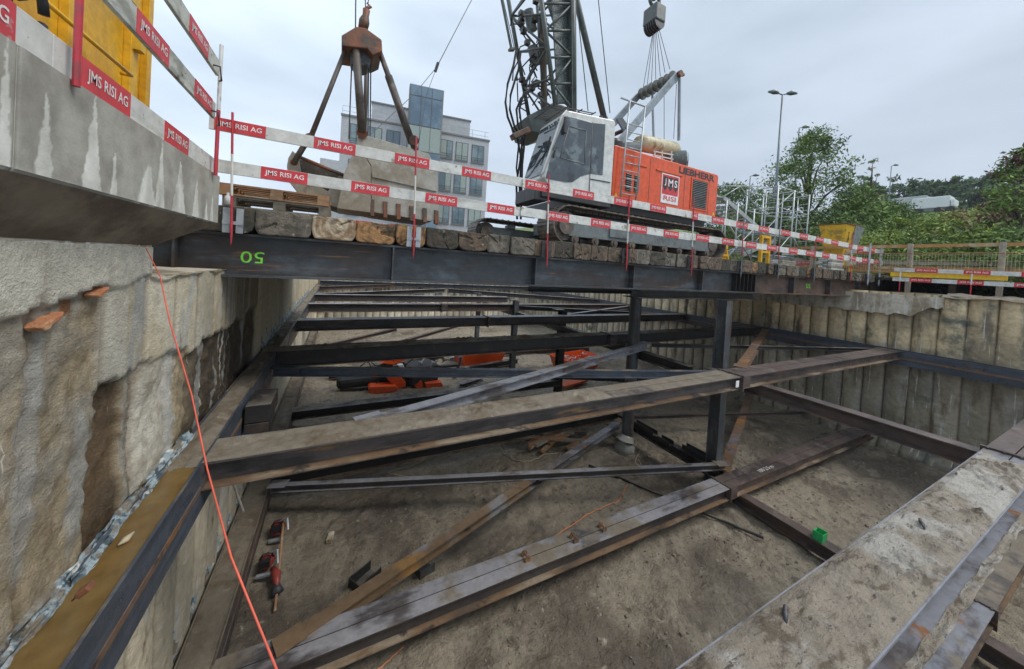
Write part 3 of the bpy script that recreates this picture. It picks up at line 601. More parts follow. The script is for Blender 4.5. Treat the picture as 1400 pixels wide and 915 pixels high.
diag('far corner brace at the left end of the pit rising to the middle',(-1.,19.6),(7.0,24.6),'steel_strut',z=ZU+.0,w=.3,h=.28)
diag('far corner brace at the right end of the pit falling to the right',(7.3,24.6),(16.1,18.3),'steel_strut',z=ZU+.0,w=.3,h=.28)
diag('second far brace in front of the left far corner',(-1.,23.2),(3.8,27.4),'steel_brown',z=ZU+.05,w=.25,h=.25)
diag('reddish lower brace seen through the gap between far struts, left one',(-1.0,17.),(3.2,21.0),'steel_brown',z=ZL+.7,w=.2)
diag('reddish lower brace seen through the gap between far struts, middle one',(1.2,16.8),(7.5,22.6),'steel_brown',z=ZL+.5,w=.2)
diag('dark brace behind the first tall post, falling to the right wall',(8.4,12.2),(16.,8.6),'steel_dark',z=ZL+.25,w=.22,h=.2)
diag('dark brace in the right back bay between far struts',(8.1,15.4),(16.,11.9),'steel_dark',z=ZU-.05,w=.2,h=.2)
diag('grey upper brace in the right back bay, crossing the dark one',(8.2,11.9),(15.9,15.2),'steel_strut',z=ZU-.03,w=.18,h=.18)
# longitudinals in the post row
def longi(label,x,y0,y1,z,mat,h=.25,w=.25,x1=None):
    r=thing('longitudinal_beam',label,'steel beam',(x,y0,z-h)); mb=MB(); mb.hb((x,y0,z),(x1 or x,y1,z),h,w); build('beam',mb,mat,r); return r
longi('brown longitudinal beam under the upper struts, from the second post to the foreground strut',8.2,-2,5.2,ZU-.252,'steel_brown')
longi('dark longitudinal beam under the upper struts behind the tall posts',8.2,5.6,20,ZU-.346,'steel_dark')
longi('brown lower longitudinal beam carrying the green box',8.75,-1,4.8,ZL-.275,'steel_brown')
longi('black lower longitudinal beam with open channel pieces, between the two tall posts',8.7,5.05,8.7,ZL-.0,'steel_dark',w=.22)
r=thing('channel_pieces','short black steel channel offcuts lying on the lower longitudinal beam','steel offcuts',(8.6,7,ZL)); 
for y0,y1,dx in ((6.9,7.7,-.1),(6.3,6.7,-.16),(5.3,6.1,.12)):
    mb=MB(); mb.box(8.7+dx-.1,y0,ZL+.004,8.7+dx+.1,y1,ZL+.016); mb.box(8.7+dx-.1,y0,ZL+.0165,8.7+dx-.088,y1,ZL+.13); mb.box(8.7+dx+.088,y0,ZL+.0165,8.7+dx+.1,y1,ZL+.13); build('channel',mb,'steel_dark',r)
# tall posts
def tpost(label,x,y,zt,zb_,r_=.16,rect=False,collar=True,mat='steel_post'):
    r=thing('steel_post',label,'post',(x,y,zb_))
    mb=MB()
    if rect: mb.hb((x,y-r_,zt),(x,y-r_,zb_),r_*2,r_*1.7,side=(1,0,0))
    else: mb.cyl((x,y,zt),(x,y,zb_),r_,24)
    build('shaft',mb,mat,r,smooth=False)
    if collar:
        mb=MB(); mb.tube([(x-.05,y,zb_-.12),(x-.08,y,zb_+.12),(x-.06,y+.02,zb_+.3),(x-.01,y,zb_+.42),(x,y,zb_+.46)],[.34,.31,.27,.2,.172],14); build('concrete_collar',mb,'concrete',r,smooth=True)
    mb=MB(); mb.box(x-.22,y-.2,zt,x+.22,y+.2,zt+.02); build('head_plate',mb,'steel_dark',r); return r
p1=tpost('dark round tall post with a concrete collar at its foot, under the deck',8.1,7.5,-.62,ZG,.17)
mb=MB(); mb.tube([(8.1,7.3,-.62),(8.05,7.25,-.62)],[.3,.01],4)
p2=tpost('dark tall double post under the front girder, the right of the two tall posts',8.82,5.55,-.55,ZG,.14,rect=True,collar=False)
mb=MB(); mb.cyl((9.04,5.50,-.9),(9.04,5.50,ZG),.085,14); mb.cyl((9.04,5.50,-.97),(9.04,5.50,-.93),.12,14); mb.cyl((9.04,5.50,-1.42),(9.04,5.50,-1.38),.11,14); build('pipe',mb,'steel_diag_rust',p2)
tpost('slim dark post standing in the back bay behind the orange skip',8.75,12.45,ZU+.15,ZG,.15,rect=True,collar=False,mat='steel_dark')
tpost('slim grey post farther back between the far struts',8.1,15.6,ZU+.2,ZG,.14,rect=True,collar=False)
tpost('farthest slim post, near the meeting point of the corner braces',7.9,20.2,ZU+.1,ZG,.13,rect=True,collar=False)
# head beams
r=thing('head_beam','dark head beam below the front girder over the tall posts','steel beam',(8.5,5.6,-.55)); mb=MB(); mb.hb((5.9,5.62,-.352),(10.7,5.62,-.352),.19,.5); build('beam',mb,'steel_dark',r)
r=thing('head_beam','dark head beam over the left tall post, behind the front girder','steel beam',(6.5,7.5,-.62)); mb=MB(); mb.hb((4.3,7.5,-.352),(11,7.5,-.352),.26,.3); build('beam',mb,'steel_dark',r)
# ---------------------------------------------------------------- deck girders
GT,GB=.205,-.345
def girder(label,y,xa,xsp,xb,det=True):
    r=thing('deck_girder',label,'girder',((xa+xb)/2,y,GB)); w=.30
    for a,b,m in ((xa,xsp-.01,'steel_girder'),(xsp+.01,xb,'steel_girder_brown')):
        mb=MB(); mb.hb((a,y,GT),(b,y,GT),GT-GB,w,.03,.016); build('beam',mb,m,r)
    st=[-1.75,.71,3.21,5.68,8.02,12.4,14.78,17.1] if det else [2,6,10,14]
    for x in st:
        mb=MB(); mb.box(x-.012,y-w/2+.004,GB+.031,x+.012,y-.009,GT-.031); mb.box(x-.012,y+.009,GB+.031,x+.012,y+w/2-.004,GT-.031); build('stiffener',mb,'steel_girder',r)
    if det:
        for x in (9.45,9.62,9.8,9.98,10.16,10.34):
            mb=MB(); mb.box(x-.008,y-.13,GB+.031,x+.008,y-.009,GT-.031); build('stiffener',mb,'steel_dark',r)
    return r
g=girder('blue black front girder of the deck marked 50 and 55 in green paint',5.5,-2.3,10.5,19.6)
text('50',.15,'marker_green',(-1.02,5.4905-.001,-.09),(-1,0,0),(0,0,-1),g,name='paint_mark',fit=.25)
text('55',.14,'marker_green',(13.6,5.4905-.001,-.06),(-1,0,0),(0,0,-1),g,name='paint_mark',fit=.30)
for y,l in ((7.5,'second girder of the deck, hidden in the shade behind the front one'),(9.8,'third girder of the deck in the shade'),(12.1,'rearmost girder of the deck')): girder(l,y,-2.3,10.5,19.6,False)
# ---------------------------------------------------------------- deck timbers
edges=[-2.05,-1.62,-.98,-.36,.18,.72,1.17,1.68,2.2,2.62,3.1,3.55,4.0,4.42,4.85,5.3,5.62,6.05,6.55]
x=6.55
while x<19.4: x+=ru(.38,.52); edges.append(x)
spec={2:('timber_grey','grey weathered deck timber end, third from the parapet, darker on its top'),1:('timber_dark','deck timber behind the zinc bracket next to the parapet'),3:('timber_pale','deck timber with a bleached white and brown split end'),4:('timber_orange','deck timber with an orange brown rotten end'),5:('timber_orange','deck timber end behind the bracket of the post by the grab'),6:('timber_dark','mossy dark deck timber right of the bracket by the grab'),7:('timber_old','deck timber with a light lower edge, right of the mossy dark one')}
words=['first','second','third','fourth','fifth','sixth','seventh','eighth','ninth','tenth','eleventh','twelfth','thirteenth','fourteenth','fifteenth','sixteenth','seventeenth','eighteenth','nineteenth','twentieth','twenty first','twenty second','twenty third','twenty fourth','twenty fifth','twenty sixth','twenty seventh','twenty eighth','twenty ninth','thirtieth','thirty first','thirty second','thirty third','thirty fourth','thirty fifth','thirty sixth','thirty seventh','thirty eighth','thirty ninth','fortieth','forty first','forty second','forty third','forty fourth','forty fifth','forty sixth','forty seventh','forty eighth','forty ninth','fiftieth']
nt_=len(edges)-1
for i in range(nt_):
    xa,xb=edges[i]+.004,edges[i+1]-.004
    m=random.choice(['timber_old','timber_old','timber_grey','timber_dark','timber_old','timber_orange' if rnd()<.3 else 'timber_grey'])
    if i in spec: m,lb=spec[i]
    elif i<nt_/2: lb=f'{"dark" if m=="timber_dark" else "grey" if m=="timber_grey" else "brown"} timber sleeper in the deck edge, {words[i]} from the parapet end'
    else: lb=f'{"dark" if m=="timber_dark" else "grey" if m=="timber_grey" else "brown"} timber sleeper in the deck edge, {words[nt_-1-i]} from the right end of the deck'
    zt=.525+ru(-.02,.008); zb_=.212; yf=5.28+ru(-.035,.05); w=xb-xa; ch=(.24 if i<8 else .13)*min(w,.5)*ru(.5,1.2); cv=ru(.05,.11) if i<8 else ru(.03,.07); pr=[]
    prof=[(xa+.015,zt),(xb-.015,zt),(xb,zt-.03)]+[(xb-ch*(1-math.cos(t)),zb_+cv*(1-math.sin(t))) for t in (0,.6,1.1,1.57)]+[(xa+ch*(1-math.cos(t)),zb_+cv*(1-math.sin(t))) for t in (1.57,1.1,.6,0)]+[(xa,zt-.03)]
    fp=[]
    for q in range(len(prof)):
        a_,b_=prof[q],prof[(q+1)%len(prof)]; n=max(1,int(math.dist(a_,b_)/.035))
        for t in range(n): fp.append((a_[0]+(b_[0]-a_[0])*t/n+ru(-.006,.006),a_[1]+(b_[1]-a_[1])*t/n+ru(-.006,.006)))
    prof=fp; k=len(prof); mb=MB(); mb.col=[]; cx=(xa+xb)/2+ru(-.06,.06)*w; cz=(zt+zb_)/2+ru(-.03,.05)
    base_={'timber_old':(.145,.10,.066),'timber_grey':(.175,.15,.118),'timber_dark':(.065,.052,.038),'timber_pale':(.50,.42,.30),'timber_orange':(.36,.20,.085)}[m]
    alt={'timber_old':(.085,.065,.045),'timber_grey':(.10,.09,.07),'timber_dark':(.045,.045,.032),'timber_pale':(.26,.17,.10),'timber_orange':(.13,.07,.035)}[m]
    NR=12; cracks=[ru(0,6.28) for _ in range(random.randint(1,4))]
    for j in range(NR):
        sj=1-j/NR
        for px,pz in prof:
            X=cx+(px-cx)*sj; Z=cz+(pz-cz)*sj; ang=math.atan2(pz-cz,px-cx); d=.006 if j==0 else 0
            ring=N3(math.hypot(X-cx,(Z-cz))*34+.8*N3(X,Z,i,9),i*3.1,0); c=lerp3(base_,alt,sst(-.25,.45,ring+.9*fbm(X*1.0,Z,i,5.)))
            ck=min(abs((ang-q_+math.pi)%(2*math.pi)-math.pi) for q_ in cracks)*sj
            if ck<.05 and sj>.2: c=tuple(q*.35 for q in c); d+=.012
            if sst(.0,.5,N3(X,Z,i+9,6))*sst(.1,-.02,zt-Z-.07)>.3 : c=lerp3(c,(.06,.06,.045),.6)
            if j<1: c=lerp3(c,alt,.6)
            mb.v.append((X,yf+d+.010*fbm(X,Z,i,11.)-.006*(1-sj),Z)); mb.col.append(c)
    for j in range(NR-1):
        for q in range(k):
            q2=(q+1)%k; mb.f.append((j*k+q,j*k+q2,(j+1)*k+q2,(j+1)*k+q)); mb.m.append(0)
    mb.f.append(tuple((NR-1)*k+q for q in range(k))); mb.m.append(0)
    n=len(mb.v)
    for px,pz in prof: mb.v.append((px,yf+.012,pz)); mb.col.append(alt)
    for px,pz in prof: mb.v.append((px,12.4,pz)); mb.col.append(lerp3(base_,alt,.5))
    for q in range(k):
        q2=(q+1)%k; mb.f.append((q,n+q,n+q2,q2)); mb.m.append(0); mb.f.append((n+q,n+k+q,n+k+q2,n+q2)); mb.m.append(0)
    mb.f.append(tuple(n+k+q for q in range(k))[::-1]); mb.m.append(0)
    m='timber_end'
    o=tag(build('deck_timber',mb,m),lb,'timber','timbers laid side by side on the deck girders')
# ================================================================ above the deck
ZD=.535
# pallets
def pallet(x0,y0,z0,w,d,label,mat,rot=0):
    r=thing('pallet',label,'pallet',(x0+w/2,y0+d/2,z0),'wooden pallets stacked beside the parapet')
    for k,yy in enumerate((y0,y0+d/2-.06,y0+d-.1)):
        mb=MB(); mb.box(x0,yy,z0,x0+w,yy+.1,z0+.02); build('bottom_board',mb,mat,r)
        for xx in (x0,x0+w/2-.07,x0+w-.14):
            mb=MB(); mb.box(xx+.001,yy+.001,z0+.0205,xx+.139,yy+.099,z0+.1); build('block',mb,mat,r)
    for xx in (x0,x0+w/2-.07,x0+w-.14):
        mb=MB(); mb.box(xx,y0,z0+.1005,xx+.14,y0+d,z0+.122); build('stringer',mb,mat,r)
    for k in range(5):
        yy=y0+k*(d-.1)/4; mb=MB(); mb.box(x0-.002,yy,z0+.1225,x0+w+.002,yy+.1+ru(-.01,.02),z0+.144); build('top_board',mb,mat,r)
pallet(-1.36,5.5,ZD+.002,1.2,.8,'lower grey wooden pallet on the deck timbers beside the parapet','wood_pallet_grey')
pallet(-1.40,5.47,ZD+.150,1.22,.8,'upper reddish brown wooden pallet on top of the grey one','wood_pallet')
for lx,lb in ((-1.27,'small white canister on the deck left of the pallets, by the zinc bracket'),):
    mb=MB(); mb.tube([(lx,5.36,ZD),(lx,5.36,ZD+.11),(lx,5.36,ZD+.13),(lx,5.36,ZD+.16)],[.035,.035,.015,.015],12); tag(build('canister',mb,'white_bags',smooth=True),lb,'canister')
# ---------------------------------------------------------------- clamshell grab
def P(u,v,y): return at(u,v,y=y)
G=thing('clamshell_grab','large clamshell grab with rusty head and long arms, standing behind the pallets','grab',(.7,7.6,.9))
y0g,y1g=7.35,8.55
def prismP(pts,y,dep,mat,name,parent=G,bevel=.01):
    mb=MB(); pp=[P(u,v,y) for u,v in pts]; mb.prism(pp,(0,dep,0)); return build(name,mb,mat,parent,bevel=bevel)
sh=prismP([(508,290),(507,226),(488,196),(490,182),(586,210),(598,233),(600,298),(590,303)],y0g,1.2,'grab_steel','shell')
prismP([(507,291),(507,228),(489,196),(470,238),(461,285)],y0g-.03,.9,'grab_steel','shell_cheek')
o=prismP([(509,236),(597,256),(597,262),(509,242)],y0g-.03,.028,'grab_steel','weld_rib',sh,bevel=0)
for k,u in enumerate((509,527,545,563,581,597)):
    mb=MB(); a=P(u-3,272+k*3,y0g-.025); b=P(u+3,273+k*3,y0g-.025); c=P(u+2.5,296+k*2.2,y0g-.04); d=P(u-2.5,295+k*2.2,y0g-.04); mb.prism([a,b,c,d],(0,.12,0)); build('tooth',mb,'grab_rust',sh,bevel=.006)
ls=prismP([(400,206),(394,216),(392,228),(396,250),(410,268),(462,284),(472,240),(466,237),(448,262),(412,238),(408,214)],y0g+.3,.06,'grab_steel','shell')
mb=MB(); pr=[(404,209),(396,228),(400,252),(414,268),(462,284)]
for i in range(len(pr)-1):
    a,b=P(*pr[i],y0g+.36),P(*pr[i+1],y0g+.36); mb.quad(a,b,b+Vector((0,1.0,0)),a+Vector((0,1.0,0))); 
a=[P(*q,y0g+1.36) for q in ((404,216),(398,252),(462,284),(470,240))]; mb.poly(a); build('shell_inside',mb,'grab_inside',ls)
mb=MB(); mb.tube([P(402,222,y0g+.28),P(402,222,y0g+1.4)],.06,12); mb.tube([P(407,214,y0g+.2),P(470,240,y0g+.2)],.035,10); build('pin',mb,'grab_rust',ls,smooth=True)
def arm(a,b,r0,r1,y,name='arm',m='grab_arm',y2=None):
    mb=MB(); mb.tube([P(*a,y),P(*b,y2 or y)],[r0,r1],12); return build(name,mb,m,G,smooth=True)
arm((474,64),(424,190),.04,.045,7.4); arm((424,186),(402,222),.05,.05,7.4)
arm((486,58),(495,182),.07,.075,7.3); arm((518,68),(568,206),.05,.07,7.4)
mb=MB(); mb.tube([P(531,104,7.4),P(563,196,7.4)],.075,10); build('arm_sleeve',mb,'grab_arm',G,smooth=True)
arm((502,70),(498,186),.045,.045,8.3)
mb=MB()
for c in ((566,192),(495,182),(424,190)): mb.cyl(P(*c,7.28),P(*c,7.52),.10,14)
build('arm_joint',mb,'grab_rust',G)
hd=prismP([(467,48),(487,36),(500,38),(522,54),(523,70),(510,76),(502,66),(478,64),(467,62)],7.2,.75,'grab_rust','head',bevel=.02)
prismP([(478,64),(512,74),(503,88),(490,90),(480,78)],7.35,.45,'rope_dark','sheave_block')
mb=MB(); mb.tube([P(496,40,7.5),P(498,30,7.5),P(500,22,7.5),P(501,14,7.5)],[.09,.10,.06,.07],10); mb.tube([P(498,14,7.5),P(506,9,7.5),P(502,4,7.5)],[.03,.04,.02],8); build('swivel',mb,'grab_rust',G,smooth=True)
mb=MB()
for u in (481,493,504,507): mb.tube([P(u,84,7.6),P(u-1 if u>490 else u-4,190,7.6)],.014,6)
build('closing_rope',mb,'rope_dark',G)
mb=MB(); mb.tube([P(500,14,7.5),P(497,-60,7.5)],.012,6); mb.tube([P(486,40,7.5),P(487,-60,7.5)],.014,6); mb.tube([P(503,6,7.5),P(512,-60,7.5)],.010,6)
tag(build('hoist_rope',mb,'rope_dark'),'dark steel hoist ropes running up from the rusty grab head out of the picture','rope')
mb=MB(); k=P(597,92,9.5); mb.tube([P(650,-10,11),k],.012,6); mb.tube([k,P(567,128,9),P(508,183,7.9)],.008,6); mb.tube([k,P(583,130,9),P(572,200,8)],.007,6); mb.tube([P(599,86,9.5),P(595,98,9.5)],.04,8)
tag(build('wire_sling',mb,'rope_dark'),'thin slanting wire with a knot against the sky left of the crane boom','wire')
# ---------------------------------------------------------------- crane
CR=thing('crawler_crane','orange and white crawler crane with lattice boom standing on the timber deck','crane',(7.2,8,ZD))
def track(x0,x1,y0,y1,z0,z1):
    t=bpy.data.objects.new('track',None); COL.objects.link(t); t.parent=CR; t.location=Vector(((x0+x1)/2,(y0+y1)/2,z0))-CR.location
    r=(z1-z0)/2; L=(x1-x0-2*r); per=2*L+2*math.pi*r; n=int(per/.19); mb=MB()
    for i in range(n):
        s=i/n*per
        if s<L: c=(x0+r+s,z0+.03); a=0
        elif s<L+math.pi*r: th_=(s-L)/r; c=(x1-r+math.sin(th_)*(r-.03),z0+r-math.cos(th_)*(r-.03)); a=th_
        elif s<2*L+math.pi*r: c=(x1-r-(s-L-math.pi*r),z1-.03-.02*math.sin((s-L-math.pi*r)/L*math.pi)); a=math.pi
        else: th_=(s-2*L-math.pi*r)/r; c=(x0+r-math.sin(th_)*(r-.03),z0+r+math.cos(th_)*(r-.03)); a=math.pi+th_
        d=Vector((math.cos(a),0,math.sin(a))); nrm=Vector((math.sin(a),0,-math.cos(a)))
        cc=Vector((c[0],(y0+y1)/2,c[1])); mb.obox(cc,d*.088,Vector((0,(y1-y0)/2,0)),nrm*.014); mb.obox(cc+nrm*.022,d*.015,Vector((0,(y1-y0)/2,0)),nrm*.0085); mb.obox(cc-nrm*.04,d*.08,Vector((0,.10,0)),nrm*.024)
    build('track_shoes',mb,'track_steel',t)
    mb=MB(); ya,yb=y0+.14,y1-.14; mb.prism([(x0+.55,ya,z0+.22),(x1-.6,ya,z0+.22),(x1-.45,ya,z0+.38),(x1-.6,ya,z0+.58),(x0+.6,ya,z0+.58),(x0+.4,ya,z0+.4)],(0,yb-ya,0)); build('track_frame',mb,'machine_grey',t,bevel=.01)
    mb=MB()
    for xx in (x0+1.2,x0+3.,x1-1.4): mb.box(xx-.12,ya-.05,z0+.581,xx+.12,ya+.2,z0+.68)
    mb.box(x0+1.7,ya-.035,z0+.30,x0+2.3,ya-.001,z0+.50); build('step_bracket',mb,'machine_grey',t,bevel=.008)
    for i in range(9):
        xx=x0+.7+i*(x1-x0-1.4)/8; mb=MB(); mb.cyl((xx,y0+.12,z0+.16),(xx,y1-.12,z0+.16),.10,14); mb.cyl((xx,y0+.09,z0+.16),(xx,y0+.119,z0+.16),.05,10); build('roller',mb,'track_steel',t)
    for xx,m in ((x0+r,'track_steel'),(x1-r,'track_steel')):
        mb=MB(); mb.cyl((xx,y0+.2,z0+r),(xx,y1-.2,z0+r),r-.12,24); mb.cyl((xx,y0+.12,z0+r),(xx,y0+.199,z0+r),r*.45,18)
        build('idler_wheel',mb,m,t)
track(4.02,10.15,6.12,6.82,ZD+.003,1.44); track(3.35,9.5,9.05,9.75,ZD+.003,1.36)
mb=MB(); mb.box(5.2,6.9,.95,8.6,9.0,1.3); mb.cyl((6.9,8,1.301),(6.9,8,1.56),.85,28); build('undercarriage',mb,'machine_grey',CR,bevel=.02)
mb=MB(); mb.box(4.9,6.75,1.565,10.0,9.2,1.80); build('platform',mb,'black_metal',CR,bevel=.02)
# engine house
YH=6.5
mb=MB(); mb.prism([(5.95,YH,1.805),(10.12,YH,1.805),(10.15,YH,3.08),(10.08,YH,3.15),(5.95,YH,3.17)],(0,2.85,0)); eh=build('engine_house',mb,'orange_paint',CR,bevel=.025)
def panel(pts,y,dep,mat,name,par,bevel=.004):
    mb=MB(); mb.prism([P(u,v,y) for u,v in pts],(0,dep,0)); return build(name,mb,mat,par,bevel=bevel)
for xx in (7.22,8.62,9.72):
    mb=MB(); mb.box(xx-.006,YH-.003,1.83,xx+.006,YH-.0005,3.12); build('panel_gap',mb,'black_metal',eh)
mb=MB(); mb.box(6.35,YH-.022,2.80,7.1,YH-.002,2.85); mb.box(7.45,YH-.022,2.80,8.5,YH-.002,2.85); build('grab_rail',mb,'orange_dirty',eh,bevel=.005)
def louvre(x0,x1,z0,z1,n):
    mb=MB(); mb.box(x0,YH-.004,z0,x1,YH-.001,z1); o=build('louvre',mb,'black_metal',eh); mb=MB()
    for k in range(n):
        z=z0+(k+.3)*(z1-z0)/n; mb.hexa([(x0+.01,YH-.03,z),(x1-.01,YH-.03,z),(x1-.01,YH-.005,z+.02),(x0+.01,YH-.005,z+.02),(x0+.01,YH-.026,z+.006),(x1-.01,YH-.026,z+.006),(x1-.01,YH-.005,z+.026),(x0+.01,YH-.005,z+.026)])
    build('slat',mb,'machine_grey',o)
louvre(6.38,6.58,2.1,2.55,9); louvre(6.68,6.85,2.1,2.55,9); louvre(8.95,9.62,2.02,2.82,16)
mb=MB(); 
for (a,b,c,d) in ((8.90,1.97,9.67,2.015),(8.90,2.825,9.67,2.87),(8.90,2.016,8.945,2.824),(9.625,2.016,9.67,2.824)): mb.box(a,YH-.02,b,c,YH-.001,d)
build('louvre_frame',mb,'orange_paint',eh)
mb=MB(); mb.box(7.68,YH-.012,1.98,8.38,YH-.002,2.78); sg=build('sign',mb,'lettering_white',eh)
mb=MB(); mb.box(7.71,YH-.016,2.22,8.35,YH-.0125,2.75); build('sign_field',mb,'sticker_red',sg)
for k,ch in enumerate('JMS'):
    x=7.82+.21*k; mb=MB(); mb.prism([(x-.085,YH-.0165,2.70),(x+.085,YH-.0165,2.70),(x+.085,YH-.0165,2.42),(x,YH-.0165,2.32),(x-.085,YH-.0165,2.42)],(0,-.003,0)); build('letter_shield',mb,'black_metal',sg)
    text(ch,.20,'lettering_white',(x,YH-.021,2.55),(1,0,0),(0,0,1),sg,bold=.02)
text('RISI',.13,'sticker_red',(8.03,YH-.0135,2.12),(1,0,0),(0,0,1),sg,bold=.02,fit=.5)
text('LIEBHERR',.19,'black_metal',(9.15,YH-.004,2.99),(1,0,0),(0,0,1),eh,bold=.035,fit=1.6)
for x in (6.08,10.0): 
    mb=MB(); mb.prism([(x-.06,YH-.005,1.9),(x+.06,YH-.005,1.9),(x,YH-.005,2.0)],(0,.003,0)); build('warning_sticker',mb,'yellow_beam',eh)
# roof machinery
mb=MB(); mb.tube([(6.35,7.0,3.2),(6.35,7.0,3.42),(6.35,7.0,3.5)],[.26,.26,.22],18); build('air_filter',mb,'black_metal',CR,smooth=False)
mb=MB(); mb.cyl((6.75,7.3,3.42),(7.25,6.95,3.42),.22,20); build('muffler',mb,'machine_grey',CR)
mb=MB(); mb.tube([P(872,196,7.0),P(878,196,7.0),P(920,205,7.2),P(925,207,7.2)],[.18,.23,.23,.16],20); build('cream_tank',mb,'cream_tank',CR,smooth=True)
mb=MB(); 
for u in (895,905,918): mb.bar(P(u,222,6.9),P(u,207,6.9),.03,.03)
mb.bar(P(893,212,6.9),P(920,218,6.9),.03,.03); mb.bar(P(893,207,6.9),P(920,212,6.9),.03,.03); build('pipe_rack',mb,'post_white',CR)
mb=MB(); mb.cyl((8.7,7.35,3.47),(9.15,6.95,3.47),.33,28); mb.cyl((9.151,6.949,3.47),(9.17,6.93,3.47),.27,24); build('fan_housing',mb,'boom_green',CR,bevel=.01)
mb=MB()
for k in range(1,7): 
    rr=.045*k; pts=[(9.19+rr*math.cos(t)*.66,6.915+rr*math.cos(t)*.74,3.47+rr*math.sin(t)) for t in [2*math.pi*i/20 for i in range(21)]]; mb.tube(pts,.005,4,caps=False)
build('fan_guard',mb,'zinc',CR)
# cab
cabY=6.46
side=[(5.90,1.815),(4.08,1.815),(3.93,2.02),(4.36,3.50),(4.47,3.62),(5.85,3.74),(5.90,3.68)]
mb=MB(); mb.prism([(x,cabY,z) for x,z in side],(0,1.05,0)); cab=build('cab',mb,'machine_white',CR,bevel=.03)
def zz(pts,ox=680,oy=140,s=4.578): return [(ox+a/s,oy+b/s) for a,b in pts]
w1=panel(zz([(432,84),(590,128),(575,448),(520,465),(470,500),(430,500),(302,476),(345,290)]),cabY-.004,-.008,'glass_cab','side_glass',cab)
panel(zz([(600,128),(676,136),(658,456),(584,446)]),cabY-.004,-.008,'glass_cab','rear_side_glass',cab)
def frameP(pts,y,w,mat,name,par,closed=True):
    mb=MB(); q=[P(u,v,y) for u,v in pts]; 
    for i in range(len(q) if closed else len(q)-1): mb.tube([q[i],q[(i+1)%len(q)]],w,6)
    return build(name,mb,mat,par,smooth=True)
frameP(zz([(448,150),(555,178),(547,388),(393,346)]),cabY-.014,.012,'machine_grey','window_frame',w1)
frameP(zz([(595,126),(580,452),(574,600)]),cabY-.012,.008,'black_metal','door_gap',cab,False)
mb=MB(); mb.bar(P(*zz([(362,300)])[0],cabY-.03),P(*zz([(352,345)])[0],cabY-.03),.05,.03); build('door_handle',mb,'black_metal',cab)
mb=MB(); mb.bar(P(*zz([(582,480)])[0],cabY-.01),P(*zz([(706,502)])[0],cabY-.01),.012,.02); build('side_trim',mb,'black_metal',cab)
# windshield
def slab(x0,z0,x1,z1,ya,yb,off,th_,mat,name,par):
    d=Vector((x1-x0,0,z1-z0)).normalized(); n=Vector((-d.z,0,d.x)); a=Vector((x0,ya,z0))+n*off; b=Vector((x1,ya,z1))+n*off; W=Vector((0,yb-ya,0)); T=n*th_
    mb=MB(); mb.hexa([a,b,b+W,a+W,a+T,b+T,b+W+T,a+W+T]); return build(name,mb,mat,par,bevel=.004)
ws=slab(3.953,2.10,4.3426,3.44,cabY+.07,cabY+.98,.006,.012,'glass_cab','windscreen',cab)
mb=MB(); mb.tube([(4.01,cabY+.5,2.35),(4.10,cabY+.25,2.7),(4.2,cabY+.28,3.05)],.012,6); mb.tube([(3.99,cabY+.3,2.35),(4.25,cabY+.2,3.1)],.009,6); build('wiper',mb,'black_rubber',cab,smooth=True)
mb=MB(); mb.tube([(3.86,cabY+.03,2.0),(3.90,cabY-.0,2.15),(4.30,cabY-.0,3.45),(4.42,cabY+.0,3.6)],.022,8); build('pillar_rail',mb,'machine_white',cab,smooth=True)
mb=MB(); mb.box(4.33,cabY-.09,3.05,4.40,cabY-.03,3.42); build('mirror',mb,'black_metal',cab,bevel=.01)
mb=MB()
for k in range(9): mb.bar((4.15+.0*k,cabY+.12+.1*k,3.70),(5.3,cabY+.12+.1*k,3.80),.018,.02)
for xx in (4.15,4.5,4.9,5.3): mb.bar((xx,cabY+.06,3.71+.087*(xx-4.15)),(xx,cabY+1.0,3.71+.087*(xx-4.15)),.02,.02)
build('roof_grille',mb,'black_metal',cab)
mb=MB(); mb.cyl((5.62,6.7,3.74),(5.62,6.7,3.86),.05,12); mb.cyl((5.78,6.7,3.74),(5.78,6.7,3.88),.045,12); build('beacon',mb,'rope_dark',cab)
mb=MB(); mb.box(3.75,cabY+.05,1.50,4.1,cabY+1.0,1.81); mb.box(3.9,cabY,1.58,5.9,cabY+.3,1.80); build('cab_base',mb,'black_metal',CR,bevel=.02)
# A-frame gantry
def tri(a,b,ya,w,h,mat,name): 
    mb=MB(); mb.bar(P(*a,ya),P(*b,ya),w,h); return build(name,mb,mat,CR,bevel=.01)
tri((838,205),(926,103),7.0,.09,.20,'gantry_grey','gantry_leg')
nb,ntp=P(838,205,7.0),P(926,103,7.0)
mb=MB(); D=Vector((0,1.5,0)); mb.bar(nb+D,ntp+D,.09,.20); build('gantry_leg',mb,'gantry_grey',CR,bevel=.01)
mb=MB(); mb.bar(nb.lerp(ntp,.25)+Vector((0,.1,-.02)),nb.lerp(ntp,.62)+D*.9+Vector((0,0,-.02)),.2,.08); mb.cyl(nb.lerp(ntp,.3),nb.lerp(ntp,.3)+D,.06,10); build('gantry_cross',mb,'black_metal',CR)
mb=MB()
for k in range(7):
    c=ntp+D*(.08+.13*k); mb.cyl(c,c+Vector((0,.03,0)),.19,20); mb.cyl(c+Vector((0,.031,0)),c+Vector((0,.12,0)),.12,16)
build('sheave_set',mb,'boom_green',CR)
mb=MB(); mb.cyl(ntp-Vector((0,.14,0)),ntp-Vector((0,.001,0)),.09,12); mb.box(ntp.x-.02,ntp.y-.10,ntp.z,ntp.x+.2,ntp.y-.02,ntp.z+.06); build('gantry_pin',mb,'grab_rust',CR)
